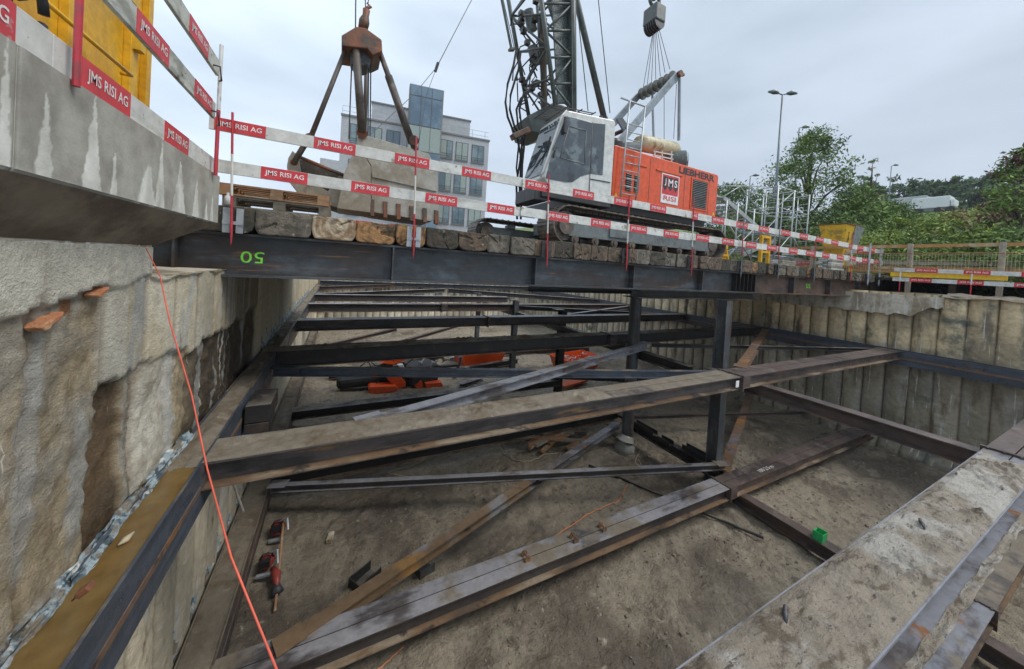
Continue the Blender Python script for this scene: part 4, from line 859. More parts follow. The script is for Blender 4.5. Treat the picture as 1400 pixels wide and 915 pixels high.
mb=MB(); mb.bar(ntp+Vector((.03,-.06,-.1)),P(928,192,6.95),.07,.05); mb.bar(ntp+D*.6+Vector((.0,0,-.1)),P(928,192,6.95)+D*.6,.05,.05); build('gantry_rod',mb,'gantry_grey',CR)
hb_=P(895,22,7.5); mb=MB(); mb.box(hb_.x-.22,hb_.y-.25,hb_.z-.28,hb_.x+.2,hb_.y+.25,hb_.z+.22); blk=build('hoist_block',mb,'boom_green',CR,bevel=.04)
mb=MB()
for k in range(6): c=hb_+Vector((.0,-.22+.08*k,-.3)); mb.cyl(c,c+Vector((0,.04,0)),.2,16)
build('sheave',mb,'rope_dark',blk)
mb=MB(); c=hb_+Vector((-.05,0,.45)); mb.tube([c+Vector((math.cos(t)*.2,0,math.sin(t)*.2)) for t in [i*.45 for i in range(15)]],.05,8); mb.bar(c,c+Vector((-.6,0,2.)),.1,.1); build('pendant_link',mb,'boom_green',blk)
mb=MB()
for k in range(7):
    a=hb_+Vector((-.12+.045*k,-.2+.06*k,-.3)); b=ntp+D*(.1+.13*k)+Vector((-.15+.03*k,0,.2)); mb.tube([a,b],.009,5)
for u0,v0,u1,v1,y in ((908,115,908,197,7.6),(925,115,921,190,7.6)): mb.tube([P(u0,v0,y),P(u1,v1,y)],.009,5)
for u0,v0,u1,v1,y in ((788,0,804,152,7.6),(816,-20,834,155,7.6),(782,-60,786,-30,7.6)): mb.tube([P(u0,v0,y),P(u1,v1,y)],.013,5)
build('rope',mb,'rope_dark',CR)
# luffing strut tube
mb=MB(); mb.tube([P(784,-40,7.7),P(788,0,7.7),P(826,162,7.7)],.085,14); build('backstay',mb,'boom_green',CR,smooth=True)
# ladder
def lad(a,b,y): return P(*a,y),P(*b,y)
L0,L1=lad((861,140),(848,272),6.38); R0,R1=lad((882,146),(869,276),6.38)
mb=MB(); mb.tube([L0,L1],.02,8); mb.tube([R0,R1],.02,8); build('ladder_rail',mb,'aluminium',CR,smooth=True)
for k in range(10):
    t=.22+k*.08; mb=MB(); mb.tube([L0.lerp(L1,t),R0.lerp(R1,t)],.013,6); build('rung',mb,'aluminium',CR,smooth=True)
mb=MB(); mb.tube([P(849,134,6.38),P(882,146,6.38)],.02,8); mb.tube([P(861,138,6.38),P(861,146,6.38)],.02,8); build('ladder_handle',mb,'aluminium',CR,smooth=True)
# lattice boom
yn,yf=7.25,8.75
def ext(p,q,t): return p+(q-p)*t
c1b,c1t=P(760,150,yn),P(740,0,yn); c2b,c2t=P(784,150,yn),P(783,0,yn)
c3b,c3t=P(724,165,yf),P(695,0,yf); 
c4b,c4t=c2b+(c3b-c1b),c2t+(c3t-c1t)
EX=1.45
ch=[(c1b,ext(c1b,c1t,EX),.058),(c2b,ext(c2b,c2t,EX),.075),(c3b,ext(c3b,c3t,EX),.058),(c4b,ext(c4b,c4t,EX),.058)]
bo=bpy.data.objects.new('lattice_boom',None); COL.objects.link(bo); bo.parent=CR; bo.location=c1b-CR.location
for a,b,r_ in ch:
    mb=MB(); mb.tube([a,b],r_,10); build('chord',mb,'boom_green',bo,smooth=True)
def brace(A,B,n,off=0):
    for k in range(n):
        t0,t1=k/n,(k+1)/n; a0,a1=A[0].lerp(A[1],t0),A[0].lerp(A[1],t1); b0,b1=B[0].lerp(B[1],t0),B[0].lerp(B[1],t1)
        mb=MB(); mb.tube([a0,b1] if k%2==off else [b0,a1],.03,7); mb.tube([a1,b1],.028,7); build('bracing',mb,'boom_green',bo,smooth=True)
brace(ch[0],ch[2],5); brace(ch[0],ch[1],6,1); brace(ch[2],ch[3],5,1); brace(ch[1],ch[3],5)
mb=MB(); a,b=c1b.lerp(c2b,.25)+Vector((.0,.12,.2)),ext(c1b,c1t,1.3).lerp(ext(c2b,c2t,1.3),.45)+Vector((0,.12,0)); c,d=ext(c2b,c2t,1.3)+Vector((-.05,.12,0)),c2b+Vector((-.05,.12,.2)); mb.hexa([a,d,d+Vector((0,.05,0)),a+Vector((0,.05,0)),b,c,c+Vector((0,.05,0)),b+Vector((0,.05,0))]); build('perforated_panel',mb,'boom_panel',bo)
mb=MB(); ax=(c2t-c2b).normalized(); mb.bar(c2b+Vector((0,.03,0)),ext(c2b,c2t,1.4)+Vector((0,.03,0)),.16,.14); build('side_column',mb,'boom_green',bo)
mb=MB(); a=P(725,158,8.0); mb.prism([P(722,158,7.7),P(757,140,7.7),P(788,150,7.7),P(790,170,7.7),P(745,185,7.7),P(728,180,7.7)],(0,1.0,0)); build('boom_foot',mb,'boom_green',bo,bevel=.02)
# drives and hoses in the boom
for (u,v,u2,v2,r_,y) in ((722,15,728,42,.14,8.4),(728,64,734,88,.15,8.4),(742,20,744,150,.09,8.2),(752,0,762,30,.12,7.9)):
    mb=MB(); mb.tube([P(u,v,y),P(u2,v2,y)],r_,12); build('winch_drive',mb,'grab_inside' if u==742 else 'machine_grey',bo)
mb=MB(); q=P(765,47,7.6); mb.box(q.x-.1,q.y,q.z-.07,q.x+.1,q.y+.15,q.z+.07); build('valve_block',mb,'glass_office_blue',bo)
mb=MB()
for k in range(26):
    u=ru(705,752); v=ru(0,140); y=ru(7.9,8.6); p=P(u,v,y); q=P(u+ru(-14,14),v+ru(10,34),y+ru(-.2,.2)); m_=(p+q)/2+Vector((ru(-.25,.25),ru(-.2,.2),ru(-.1,.1)))
    mb.tube([p,p.lerp(m_,.6),m_,m_.lerp(q,.5),q],.018,6)
build('hydraulic_lines',mb,'black_rubber',bo,smooth=False); mb=MB()
for k in range(18):
    u=ru(712,748); v=ru(0,150); p=P(u,v,8.2); mb=MB(); mb.box(p.x-.07,p.y-.05,p.z-.06,p.x+.06,p.y+.08,p.z+.06); build('valve',mb,'black_metal',bo)
mb=MB()
def hose(pts,y,r_=.028): mb.tube([P(u,v,y+.02*i) for i,(u,v) in enumerate(pts)],r_,8)
hose([(706,68),(702,90),(694,115),(691,140),(694,160),(700,175),(708,190),(712,215),(706,250),(707,300)],7.7)
hose([(712,70),(709,95),(704,110),(698,130),(697,150),(703,172),(710,186)],7.8)
hose([(724,125),(712,135),(706,150),(708,170),(714,185),(712,230),(709,290)],7.6)
hose([(726,120),(716,128),(710,150),(713,172),(718,186),(714,225),(713,262),(712,300)],7.5)
hose([(705,180),(709,200),(706,230),(711,262)],7.6,.022); hose([(716,190),(711,215),(713,240)],7.6,.02)
build('hose_bundle',mb,'black_rubber',CR,smooth=True)
mb=MB(); mb.bar(P(700,188,7.5),P(722,178,7.5),.2,.14); build('hose_clamp',mb,'rustd' if 'rustd' in MATS else 'grab_rust',CR,bevel=.02)
mb=MB(); mb.tube([P(684,-10,8),P(699,66,8)],.035,8); mb.bar(P(696,68,8),P(703,68,8),.12,.05); mb.tube([P(688,0,8.1),P(703,66,8.1)],.01,6); build('guide_arm',mb,'boom_green',bo)
# ---------------------------------------------------------------- yellow container at left
YC=thing('yellow_container','tall yellow steel container with ladder rail behind the parapet at the top left','container',(-3.8,5.5,.2))
mb=MB(); mb.box(-5.0,3.4,.2,-2.68,6.95,4.6); build('shell',mb,'yellow',YC,bevel=.01)
for y0,y1 in ((3.4,3.55),(4.3,4.42),(5.28,5.55),(6.42,6.6),(6.84,6.96)):
    mb=MB(); mb.box(-2.679,y0,.2,-2.60,y1,4.61); build('rib',mb,'yellow',YC,bevel=.006)
for z in (2.15,3.05):
    mb=MB(); mb.tube([(-2.5,4.75,z),(-2.5,6.2,z)],.022,8); mb.tube([(-2.5,4.75,z),(-2.6,4.75,z)],.02,8); mb.tube([(-2.5,6.2,z),(-2.6,6.2,z)],.02,8); build('handrail',mb,'yellow',YC,smooth=True)
mb=MB(); mb.box(-2.60,6.45,2.6,-2.52,6.58,2.95); build('hinge',mb,'yellow_worn',YC)
mb=MB(); cc=at(34,0,x=-1.9); mb.tube([cc+Vector((0,math.cos(t)*.16,math.sin(t)*.19)) for t in [i*.42 for i in range(15)]],.028,8); mb.tube([cc+Vector((.12,math.cos(t)*.1-.3,math.sin(t)*.12)) for t in [i*.42 for i in range(15)]],.02,8)
tag(build('coiled_hose',mb,'black_rubber',smooth=True),'black coiled hose hanging beside the yellow container at the top left edge','hose')
# grey machine base seen behind rails (left of the deck)
# ---------------------------------------------------------------- office building
a0,a1=Vector((-.55,39.0,0)),Vector((14.7,36.8,0)); fd=(a1-a0).normalized(); fn_=Vector((fd.y,-fd.x,0))
if fn_.y>0: fn_=-fn_
def fac(u,v,off=0):
    d=fw+(u-PX)/F*rt-(v-PY)/F*up; o=a0+fn_*off; t=o.dot(fn_)/d.dot(fn_); p=d*t; return (p-o).dot(fd),p.z
OB=thing('office_building','light grey office building with a blue glass stair tower, behind the grab','building',(7,38,0))
def fbox(s0,z0,s1,z1,o0,o1,mat,name,par=OB,bevel=0):
    """o0..o1: distance in front of facade (negative = behind)"""
    mb=MB(); A=lambda s,o,z:a0+fd*s+fn_*o+Vector((0,0,z))
    mb.hexa([A(s0,o0,z0),A(s1,o0,z0),A(s1,o1,z0),A(s0,o1,z0),A(s0,o0,z1),A(s1,o0,z1),A(s1,o1,z1),A(s0,o1,z1)]); return build(name,mb,mat,par,bevel=bevel)
WL=(a1-a0).length
fbox(0,-2,WL,14.2,-12,0,'facade','wall'); fbox(-.05,14.2,WL+.08,14.38,-12,.1,'facade_trim','cornice')
s0,_=fac(509,140,-3); s1,z1=fac(643,168,-3); fbox(s0,14.38,s1,17.3,-11,-3,'facade','penthouse'); fbox(s0-.1,17.3,s1+.1,17.45,-11,-2.9,'facade_trim','penthouse_cornice')
st0,_=fac(556,200,1.6); st1,_=fac(603,200,1.6); tw=fbox(st0,-2,st1,18.1,-2.,1.55,'facade_trim','stair_tower')
zb=[18.0,17.0,16.9,14.0,13.9,11.4,11.3,8.2,8.1,5,4.9,2]
for i in range(0,12,2):
    for k in range(3):
        s=st0+.12+(st1-st0-.2)*k/3; fbox(s,zb[i+1],s+(st1-st0-.2)/3-.06,zb[i],1.551,1.6,'glass_office_blue' if i!=4 else 'blind','glazing',tw)
    mb=MB(); A=lambda o,z:a0+fd*(st0-.01)+fn_*o+Vector((0,0,z)); mb.hexa([A(-1.9,zb[i+1]),A(1.5,zb[i+1]),A(1.5,zb[i]),A(-1.9,zb[i])]+[q-fd*.04 for q in (A(-1.9,zb[i+1]),A(1.5,zb[i+1]),A(1.5,zb[i]),A(-1.9,zb[i]))]); build('glazing',mb,'glass_office_blue',tw)
rows=[(13.55,11.55),(9.95,7.95),(6.35,4.35),(2.75,.75)]
cols=[fac(u,205)[0] for u in (602,619,623,640,645,662)]; colsL=[fac(u,190)[0] for u in (478,496,502,522,528,547)]
for ri,(zt,zbm) in enumerate(rows):
    for cs in (cols,colsL):
        for k in range(0,6,2):
            sA,sB=cs[k],cs[k+1]; wdw=fbox(sA,zbm,sB,zt,.002,.05,'frame_dark','window'); m_=(sA+sB)/2
            for (p,q) in ((sA+.07,m_-.04),(m_+.04,sB-.07)):
                fbox(p,zbm+.07,q,zt-.07,.052,.06,'blind' if rnd()<.45 else 'glass_office','pane',wdw)
            fbox(sA-.05,zbm-.08,sB+.05,zbm-.001,.002,.12,'facade_trim','sill',wdw)
            for z in (.25,.5): fbox(sA,zbm+z,sB,zbm+z+.03,.09,.11,'frame_dark','rail',wdw)
mb=MB()
for s in [i*1.5 for i in range(int(WL/1.5)+1)]:
    p=a0+fd*s-fn_*.5; mb.bar(p+Vector((0,0,14.38)),p+Vector((0,0,15.4)),.04,.04)
for z in (15.4,14.9): mb.bar(a0-fn_*.5+Vector((0,0,z)),a0+fd*WL-fn_*.5+Vector((0,0,z)),.03,.03)
build('roof_railing',mb,'zinc',OB)
mb=MB(); q=P(458,219,60); mb.box(q.x-2,60,-2,q.x+1.6,66,q.z); tag(build('low_building',mb,'facade',bevel=.05),'small pale building just left of the office, seen behind the grab','building')
# ---------------------------------------------------------------- scaffold stairs
SC=thing('scaffold_stairs','aluminium scaffold stair tower standing on the deck right of the crane','scaffold',(16,8.2,ZD))
def pole(a,b,r_=.02,m='aluminium',name='pole',par=None):
    mb=MB(); mb.tube([a,b],r_,8); return build(name,mb,m,par or SC,smooth=True)
for x in (16.0,17.3,18.6):
    for y in (7.7,8.9):
        pole((x,y,ZD),(x,y,4.0 if x>15.9 else 3.2),.03)
for z in (1.1,2.1,3.1,3.95):
    for y in (7.7,8.9): pole((16.0,y,z),(18.6,y,z),name='ledger')
    for x in (16.0,17.3,18.6): pole((x,7.7,z),(x,8.9,z),name='ledger')
for x in (16.0,17.3,18.6):
    for k in range(12): pole((x,7.72+.0,ZD+.25+.28*k),(x,8.12,ZD+.25+.28*k),.014,name='rung')
    pole((x,8.12,ZD),(x,8.12,3.9),.02)
for (a,b) in (((16,7.7,1.1),(17.3,7.7,2.1)),((17.3,7.7,2.1),(18.6,7.7,1.1)),((17.3,7.7,3.1),(18.6,7.7,2.1)),((16,7.7,3.1),(17.3,7.7,3.95)),((16,8.9,1.1),(18.6,8.9,3.1))): pole(a,b,.02,name='diagonal')
for x in (12.6,13.3,14.4): 
    for y in (7.7,8.9): pole((x,y,ZD),(x,y,2.9-.25*(x-12.6)*.2),.025)
pole((12.6,7.7,1.4),(15.9,7.7,1.4),name='ledger'); pole((12.6,7.7,ZD+.1),(14.4,7.7,2.0),.02,name='diagonal'); pole((13.3,8.9,ZD),(15.9,8.9,2.1),.02,name='diagonal'); pole((12.6,7.7,2.2),(14.4,7.7,ZD+.3),.02,name='diagonal')
def flight(x0,z0,x1,z1,n):
    for y in (7.9,8.7): mb=MB(); mb.bar((x0,y,z0),(x1,y,z1),.04,.16); build('stringer',mb,'aluminium',SC)
    for k in range(n): t=(k+.5)/n; x=x0+(x1-x0)*t; z=z0+(z1-z0)*t; mb=MB(); mb.box(x-.1,7.93,z+.02,x+.1,8.67,z+.045); build('tread',mb,'aluminium',SC)
flight(12.7,3.05,15.6,2.0,11); flight(14.2,1.0,16.4,1.75,9)
mb=MB(); mb.box(12.2,7.9,3.02,13.0,8.7,3.08); mb.box(15.6,7.9,1.95,17.2,8.7,2.0); build('platform',mb,'aluminium',SC)
mb=MB(); mb.tube([(12.5,7.85,3.0),(13.6,7.85,3.6),(14.6,7.85,3.1),(15.5,7.85,2.75),(16,7.85,2.9)],.02,8); mb.tube([(14.3,7.8,3.3),(15.1,7.8,4.05),(15.6,7.8,4.15),(15.9,7.8,3.8)],.02,8); mb.tube([(12.2,7.85,3.4),(14.2,7.85,3.7),(16.0,7.85,3.95)],.018,8); build('handrail',mb,'aluminium',SC,smooth=True)
r=thing('yellow_stand','narrow yellow steel stand on the deck in front of the scaffold stairs','stand',(12.3,6.3,ZD))
for x in (12.5,12.95):
    mb=MB(); mb.bar((x,6.4,ZD),(x,6.4,1.45),.09,.08); build('leg',mb,'yellow',r)
mb=MB(); mb.box(12.44,6.36,1.45,13.0,6.44,1.54); mb.box(12.44,6.36,.95,13.0,6.44,1.02); build('crossbar',mb,'yellow',r)
r=thing('yellow_trestle','low yellow trestle on the deck behind the rear of the crane','trestle',(11.,7,ZD))
mb=MB(); mb.bar((10.5,6.9,ZD),(10.8,6.9,1.05),.06,.06); mb.bar((11.6,6.9,ZD),(11.4,6.9,1.05),.06,.06); build('leg',mb,'yellow',r)
mb=MB(); mb.box(10.75,6.85,1.0,11.45,7.0,1.1); mb.box(10.7,6.86,.75,11.5,6.94,.82); mb.box(10.85,6.9,ZD+.01,11.5,7.3,ZD+.2); build('top_beam',mb,'yellow',r)
for i,(x,y,n,lb) in enumerate(((14.8,6.6,4,'stack of pale planks on the deck in front of the stair flight'),(17.3,6.1,7,'pile of pale squared timbers on the deck by the right end fence'))):
    r=thing('plank_stack',lb,'timber stack',(x,y,ZD))
    for k in range(n):
        for j in range(3): mb=MB(); mb.box(x-.5+ru(-.05,.05),y+.14*j,ZD+.004+k*.075,x+.5+ru(-.1,.1),y+.12+.14*j,ZD+.068+k*.075); build('plank',mb,random.choice(['board_worn','wood_pallet_grey','board_white']),r)
# ---------------------------------------------------------------- hopper
HP=thing('concrete_hopper','worn yellow concrete hopper with grey right side near the right end of the deck','hopper',(18.8,6.6,.2))
x0,x1,y0,y1=18.0,19.6,6.15,7.05
mb=MB(); mb.hexa([(18.25,6.3,1.35),(19.2,6.3,1.35),(19.2,6.9,1.35),(18.25,6.9,1.35),(x0,y0,2.5),(x1,y0,2.5),(x1,y1,2.5),(x0,y1,2.5)]); build('funnel',mb,['yellow_worn'],HP,bevel=.01)
mb=MB(); mb.hexa([(18.8,6.27,1.35),(19.21,6.27,1.35),(19.21,6.29,1.35),(18.8,6.29,1.35),(18.75,y0-.03,2.5),(x1,y0-.03,2.5),(x1,y0-.005,2.5),(18.75,y0-.005,2.5)]); build('bare_plate',mb,'zinc',HP)
mb=MB(); mb.box(18.22,6.27,.25,19.15,6.9,1.345); build('lower_box',mb,'yellow_worn',HP,bevel=.02)
mb=MB(); 
for t in (0,): mb.tube([(18.2,6.22,1.25),(18.5,6.2,1.32),(18.75,6.2,1.2),(18.8,6.2,1.0)],.04,8); mb.tube([(18.12,6.2,1.6),(18.3,6.18,1.9),(18.2,6.14,2.2)],.02,6); mb.box(18.3,6.2,.5,18.6,6.268,.8)
build('outlet_lever',mb,'grab_rust',HP)
mb=MB(); mb.box(x0-.03,y0-.035,2.5,x1+.03,y1+.03,2.54); build('rim',mb,'grab_rust',HP)
# ---------------------------------------------------------------- right timber fence
FX=18.0
for y,lb in ((7.2,'grey wooden fence post behind the yellow hopper'),(4.4,'grey and orange wooden fence post left of the yellow beam on the right bank'),(2.52,'tall wooden fence post on the right bank nearest the right edge'),(.2,'wooden fence post on the right bank beyond the right edge')):
    mb=MB(); mb.box(FX-.06,y-.06,-.1,FX+.06,y+.06,1.64); tag(build('fence_post',mb,'wood_post',bevel=.006),lb,'fence post')
for z,lb in ((1.57,'orange brown top rail of the wooden fence on the right bank'),(.78,'orange brown lower rail of the wooden fence behind the mesh')):
    mb=MB(); mb.box(FX+.061,-3,z-.06,FX+.10,9.5,z+.05); tag(build('fence_rail',mb,'wood_fence',bevel=.004),lb,'fence rail')
r=thing('mesh_panel','yellowish wire mesh panel along the wooden fence on the right bank','mesh panel',(FX,3,.6))
mb=MB()
for k in range(130): mb.bar((FX-.075,-2+.07*k,.62),(FX-.075,-2+.07*k,1.29),.006,.006)
build('vertical_wires',mb,'cream_tank',r)
mb=MB()
for z in (.66,.85,1.05,1.24): mb.bar((FX-.085,-2,z),(FX-.085,7.1,z),.010,.010)
build('horizontal_wires',mb,'cream_tank',r)
mb=MB(); mb.tube([(FX-.08,-2,1.3),(FX-.08,7.1,1.3)],.012,8); mb.tube([(FX-.08,-2,.61),(FX-.08,7.1,.61)],.012,8); build('frame',mb,'wood_fence',r,smooth=True)
mb=MB(); mb.box(17.62,2.35,.45,17.72,4.75,.60); tag(build('yellow_beam',mb,'yellow_beam',bevel=.006),'bright yellow beam between two barrier boards on the right bank','beam')
board((17.55,4.65,.70),(17.55,-1.5,.58),.13,'upper barrier board above the yellow beam on the right bank',(-1,0,0),[.75+1.02*k for k in range(5)])
board((17.50,4.65,.36),(17.50,-1.5,.30),.13,'lower barrier board below the yellow beam on the right bank',(-1,0,0),[.65+1.02*k for k in range(5)])
fpost((17.42,4.45,0),.62,-.05,'short red and white post under the boards on the right bank, left one',bracket=False,seg=.25,thick=.016)
fpost((17.42,2.95,0),.62,-.05,'short red and white post under the boards on the right bank, right one',bracket=False,seg=.25,thick=.016)
mb=MB(); mb.box(18.15,-6,.32,21,5.6,.42)
r=tag(thing('raised_walkway','dark raised timber walkway behind the fence on the right bank','walkway',(19,0,.0)))
build('deck',mb,'timber_dark',r)
for y in (-4,-1.5,1.0,3.4,5.3):
    mb=MB(); mb.box(18.3,y,-.12,20.8,y+.15,.318); build('bearer',mb,'timber_dark',r)
mb=MB(); mb.box(20.9,-6,-.1,21.0,5.6,.31); build('shade_skirt',mb,'timber_dark',r)  # dark board added at the back, standing in for shade under the walkway
# boards behind fence
for k,(z,lb) in enumerate(((1.02,'grey timber board behind the mesh on the right bank, upper'),(.66,'orange timber board lying behind the mesh on the right bank'))):
    mb=MB(); mb.box(20.5,-5,z,20.6,9,z+.14); mb.box(20.52,-1,.42 if z<.7 else .9,20.58,-.9,z); tag(build('timber_board',mb,'wood_post' if k==0 else 'wood_fence'),lb,'board')
# ---------------------------------------------------------------- pit contents
def boxthing(name,label,cat,c,size,rz,mat,tilt=0,bevel=.01,zbase=None):
    mb=MB(); ca,sa=math.cos(rz),math.sin(rz); ax=Vector((ca,sa,0))*size[0]/2; ay=Vector((-sa,ca,0))*size[1]/2; az=Vector((0,0,size[2]/2))
    if tilt: 
        m=Matrix.Rotation(tilt,3,Vector((-sa,ca,0))); ax=m@ax; az=m@az
    mb.obox(c,ax,ay,az,0); return mb
def part(name,c,size,rz,mat,par,tilt=0,bevel=.02): return build(name,boxthing('','','',c,size,rz,mat,tilt),mat,par,bevel=bevel)
OM=thing('orange_drill_rig','dismantled orange and black drilling machine lying on the pit floor','machine',(3,14.5,ZG))
z=ZG+.1
def oz(pts,y,dep,name,mat='orange_paint'):
    mb=MB(); mb.prism([at(342+a/2.559,369+b/2.559,y=y) for a,b in pts],(0,dep,0)); return build(name,mb,mat,OM,bevel=.03)
oz([(414,415),(424,409),(508,406),(519,416),(516,426),(424,439),(415,433)],14.25,.5,'counterweight')
oz([(458,353),(505,351),(546,396),(543,411),(520,417),(488,393)],14.45,.4,'side_cover')
oz([(455,328),(488,309),(548,301),(545,317),(500,333)],16.2,.5,'upper_cover')
oz([(574,392),(600,387),(607,411),(590,419),(575,409)],14.4,.5,'engine_cover')
oz([(612,397),(670,393),(676,409),(616,419)],14.3,.4,'side_cover')
oz([(515,333),(535,331),(556,372),(548,378)],14.6,.2,'arm_cover','machine_white')
oz([(548,340),(566,338),(612,378),(606,390),(585,385)],14.7,.25,'boom_arm','black_metal')
oz([(500,338),(520,335),(570,415),(548,417)],14.75,.25,'boom_arm','black_metal')
part('chassis',(3.4,15.0,z+.45),(1.2,1.1,.7),.2,'black_metal',OM,bevel=.05)
part('crawler',(1.2,15.0,z+.25),(2.2,.5,.42),.08,'black_rubber',OM,bevel=.15)
mb=MB()
for k in range(26):
    p=Vector((ru(.6,4.6),ru(14.5,15.6),z+ru(.2,1.1))); q=p+Vector((ru(-.6,.6),ru(-.3,.3),ru(-.4,.4))); mb.tube([p,(p+q)/2+Vector((0,0,ru(0,.2))),q],.022,6)
build('hoses',mb,'black_rubber',OM,smooth=True)
mb=MB()
for k in range(8):
    p=Vector((ru(2.8,4.2),ru(14.4,14.8),z+ru(.3,.9))); mb.cyl(p,p+Vector((ru(-.4,.4),ru(-.1,.1),ru(.1,.5))),.05,10)
build('cylinder',mb,'zinc',OM)
mb=MB(); mb.box(4.2,15.3,ZG+.5,5.2,15.5,ZG+.6); mb.tube([(5.0,15.2,ZG+.05),(5.3,15.25,ZG+.75),(5.25,15.2,ZG+1.0)],[.07,.06,.1],8); build('arm',mb,'black_metal',OM)
def skip(label,c,w,d,h,rz,fill=None,mat='orange_paint'):
    r=thing('skip',label,'skip',(c[0],c[1],c[2])); ca,sa=math.cos(rz),math.sin(rz); T=lambda x,y,z:Vector((c[0]+x*ca-y*sa,c[1]+x*sa+y*ca,c[2]+z))
    o=.22; b=[(-w/2+o,-d/2+o*.6),(w/2-o,-d/2+o*.6),(w/2-o,d/2-o*.6),(-w/2+o,d/2-o*.6)]; t=[(-w/2,-d/2),(w/2,-d/2),(w/2,d/2),(-w/2,d/2)]; mb=MB()
    for i in range(4):
        j=(i+1)%4; mb.hexa([T(*b[i],0),T(*b[j],0),T(*t[j],h),T(*t[i],h),T(b[i][0]*.94,b[i][1]*.94,.03),T(b[j][0]*.94,b[j][1]*.94,.03),T(t[j][0]*.95,t[j][1]*.95,h),T(t[i][0]*.95,t[i][1]*.95,h)])
    mb.hexa([T(*b[i],.0) for i in range(4)]+[T(b[i][0],b[i][1],.03) for i in range(4)]); build('tub',mb,mat,r)
    mb=MB()
    for i in range(4):
        j=(i+1)%4; mb.bar(T(*t[i],h+.01),T(*t[j],h+.01),.06,.05)
    build('rim',mb,mat,r)
    if fill:
        mb=MB()
        for k in range(40): p=T(ru(-w*.36,w*.36),ru(-d*.32,d*.32),h*ru(.6,.95)); q=p+Vector((ru(-.3,.3),ru(-.3,.3),ru(-.05,.15))); mb.bar(p,q,.05,.04)
        build('scrap',mb,fill,r)
    return r
skip('orange open skip with machine parts, behind the dark strut left of the slim posts',(7.0,17.2,ZG+.05),2.6,1.5,.75,.1,'black_metal')
skip('orange open skip filled with pale offcuts, between the slim post and the first tall post',(11.9,15.0,ZG+.05),2.6,1.5,.6,.15,'board_worn')
mb=boxthing('','','',(9.9,12.6,ZG+.18),(1.7,.5,.10),.25,''); tag(build('red_plate',mb,'orange_dirty',bevel=.02),'dull red plate on the pit floor in front of the orange skip of offcuts','plate')
def fbeam(label,p,q,mat='steel_dark',h=.28,w=.28,z=ZG+.34):
    mb=MB(); mb.hb((p[0],p[1],z),(q[0],q[1],z),h,w); tag(build('floor_beam',mb,mat),label,'steel beam')
fbeam('short dark beam on the pit floor left of the orange machine',(-.2,16.4),(2.6,17.2))
fbeam('dark beam on the pit floor right of the orange machine',(5.4,15.6),(9.0,16.4))
fbeam('black beam on the pit floor behind the orange machine',(1.8,16.9),(5.4,18.4))
fbeam('dark steel beam on the pit floor before the two slim posts',(5.2,13.1),(9.6,13.9))
fbeam('brown beam lying across the floor behind the left orange skip',(7.8,18.4),(15.,17.6),'steel_brown')
fbeam('silver coated sheet beam on the floor between the skips',(4.9,14.0),(6.1,14.5),'steel_grey',h=.12,z=ZG+.17)
fbeam('white pipe like beam on the floor behind the machine arm',(5.6,17.9),(7.3,18.6),'white_bags',h=.16,w=.2,z=ZG+.22)
# wood pile
WP=thing('wood_pile','small pile of brown timber offcuts on the pit floor under the muddy strut','wood pile',(6.2,9.0,ZG))
for k in range(20):
    a=random.choice([.4,-.55,-.5,-.6,.2])+ru(-.1,.1); c=Vector((6.2+ru(-.5,.6),8.6+ru(-.45,.5),ZG+.10+.055*(k//4))); l=ru(.4,.8); mb=MB(); d=Vector((math.cos(a),math.sin(a),ru(-.05,.05))); mb.bar(c-d*l,c+d*l,.11,.07); build('timber',mb,random.choice(['wood_pallet_grey','wood_pallet_grey','timber_old','wood_pallet']),WP)
WL_=thing('wire_trestle','small pale wire trestle standing by the timber offcuts','trestle',(7.2,9.2,ZG))
mb=MB()
for (a,b) in (((7.05,9.1,ZG),(7.15,9.15,ZG+.75)),((7.45,9.05,ZG),(7.38,9.15,ZG+.75)),((7.15,9.4,ZG),(7.15,9.2,ZG+.75)),((7.5,9.4,ZG),(7.38,9.2,ZG+.75)),((7.1,9.15,ZG+.35),(7.45,9.1,ZG+.35))): mb.tube([a,b],.018,6)
build('frame',mb,'wood_pallet_grey',WL_)
# black rods
def rod(label,p,q,r_=.03,mat='steel_dark',cat='rod',name='steel_rod',dz=.05):
    mb=MB(); mb.cyl((p[0],p[1],gf(p[0],p[1])+r_+.01),(q[0],q[1],gf(q[0],q[1])+r_+.01+dz),r_,8); tag(build(name,mb,mat),label,cat)
rod('long thin black rod lying on the soil, passing under the double lower strut',(6.35,7.15),(8.12,3.72),.03)
rod('thin wooden stick standing against the lower waler beside the red tool bags',(-.62,5.9),(-.72,7.5),.02,'wood_pallet','stick','wooden_stick',dz=.25)
# long dark stick leaning at left wall
mb=MB(); mb.cyl(at(318,658,x=-1.25),at(333,700,x=-1.0),.015,8); tag(build('wooden_stick',mb,'timber_grey'),'short pale stick leaning just below the left end of the muddy strut','stick')
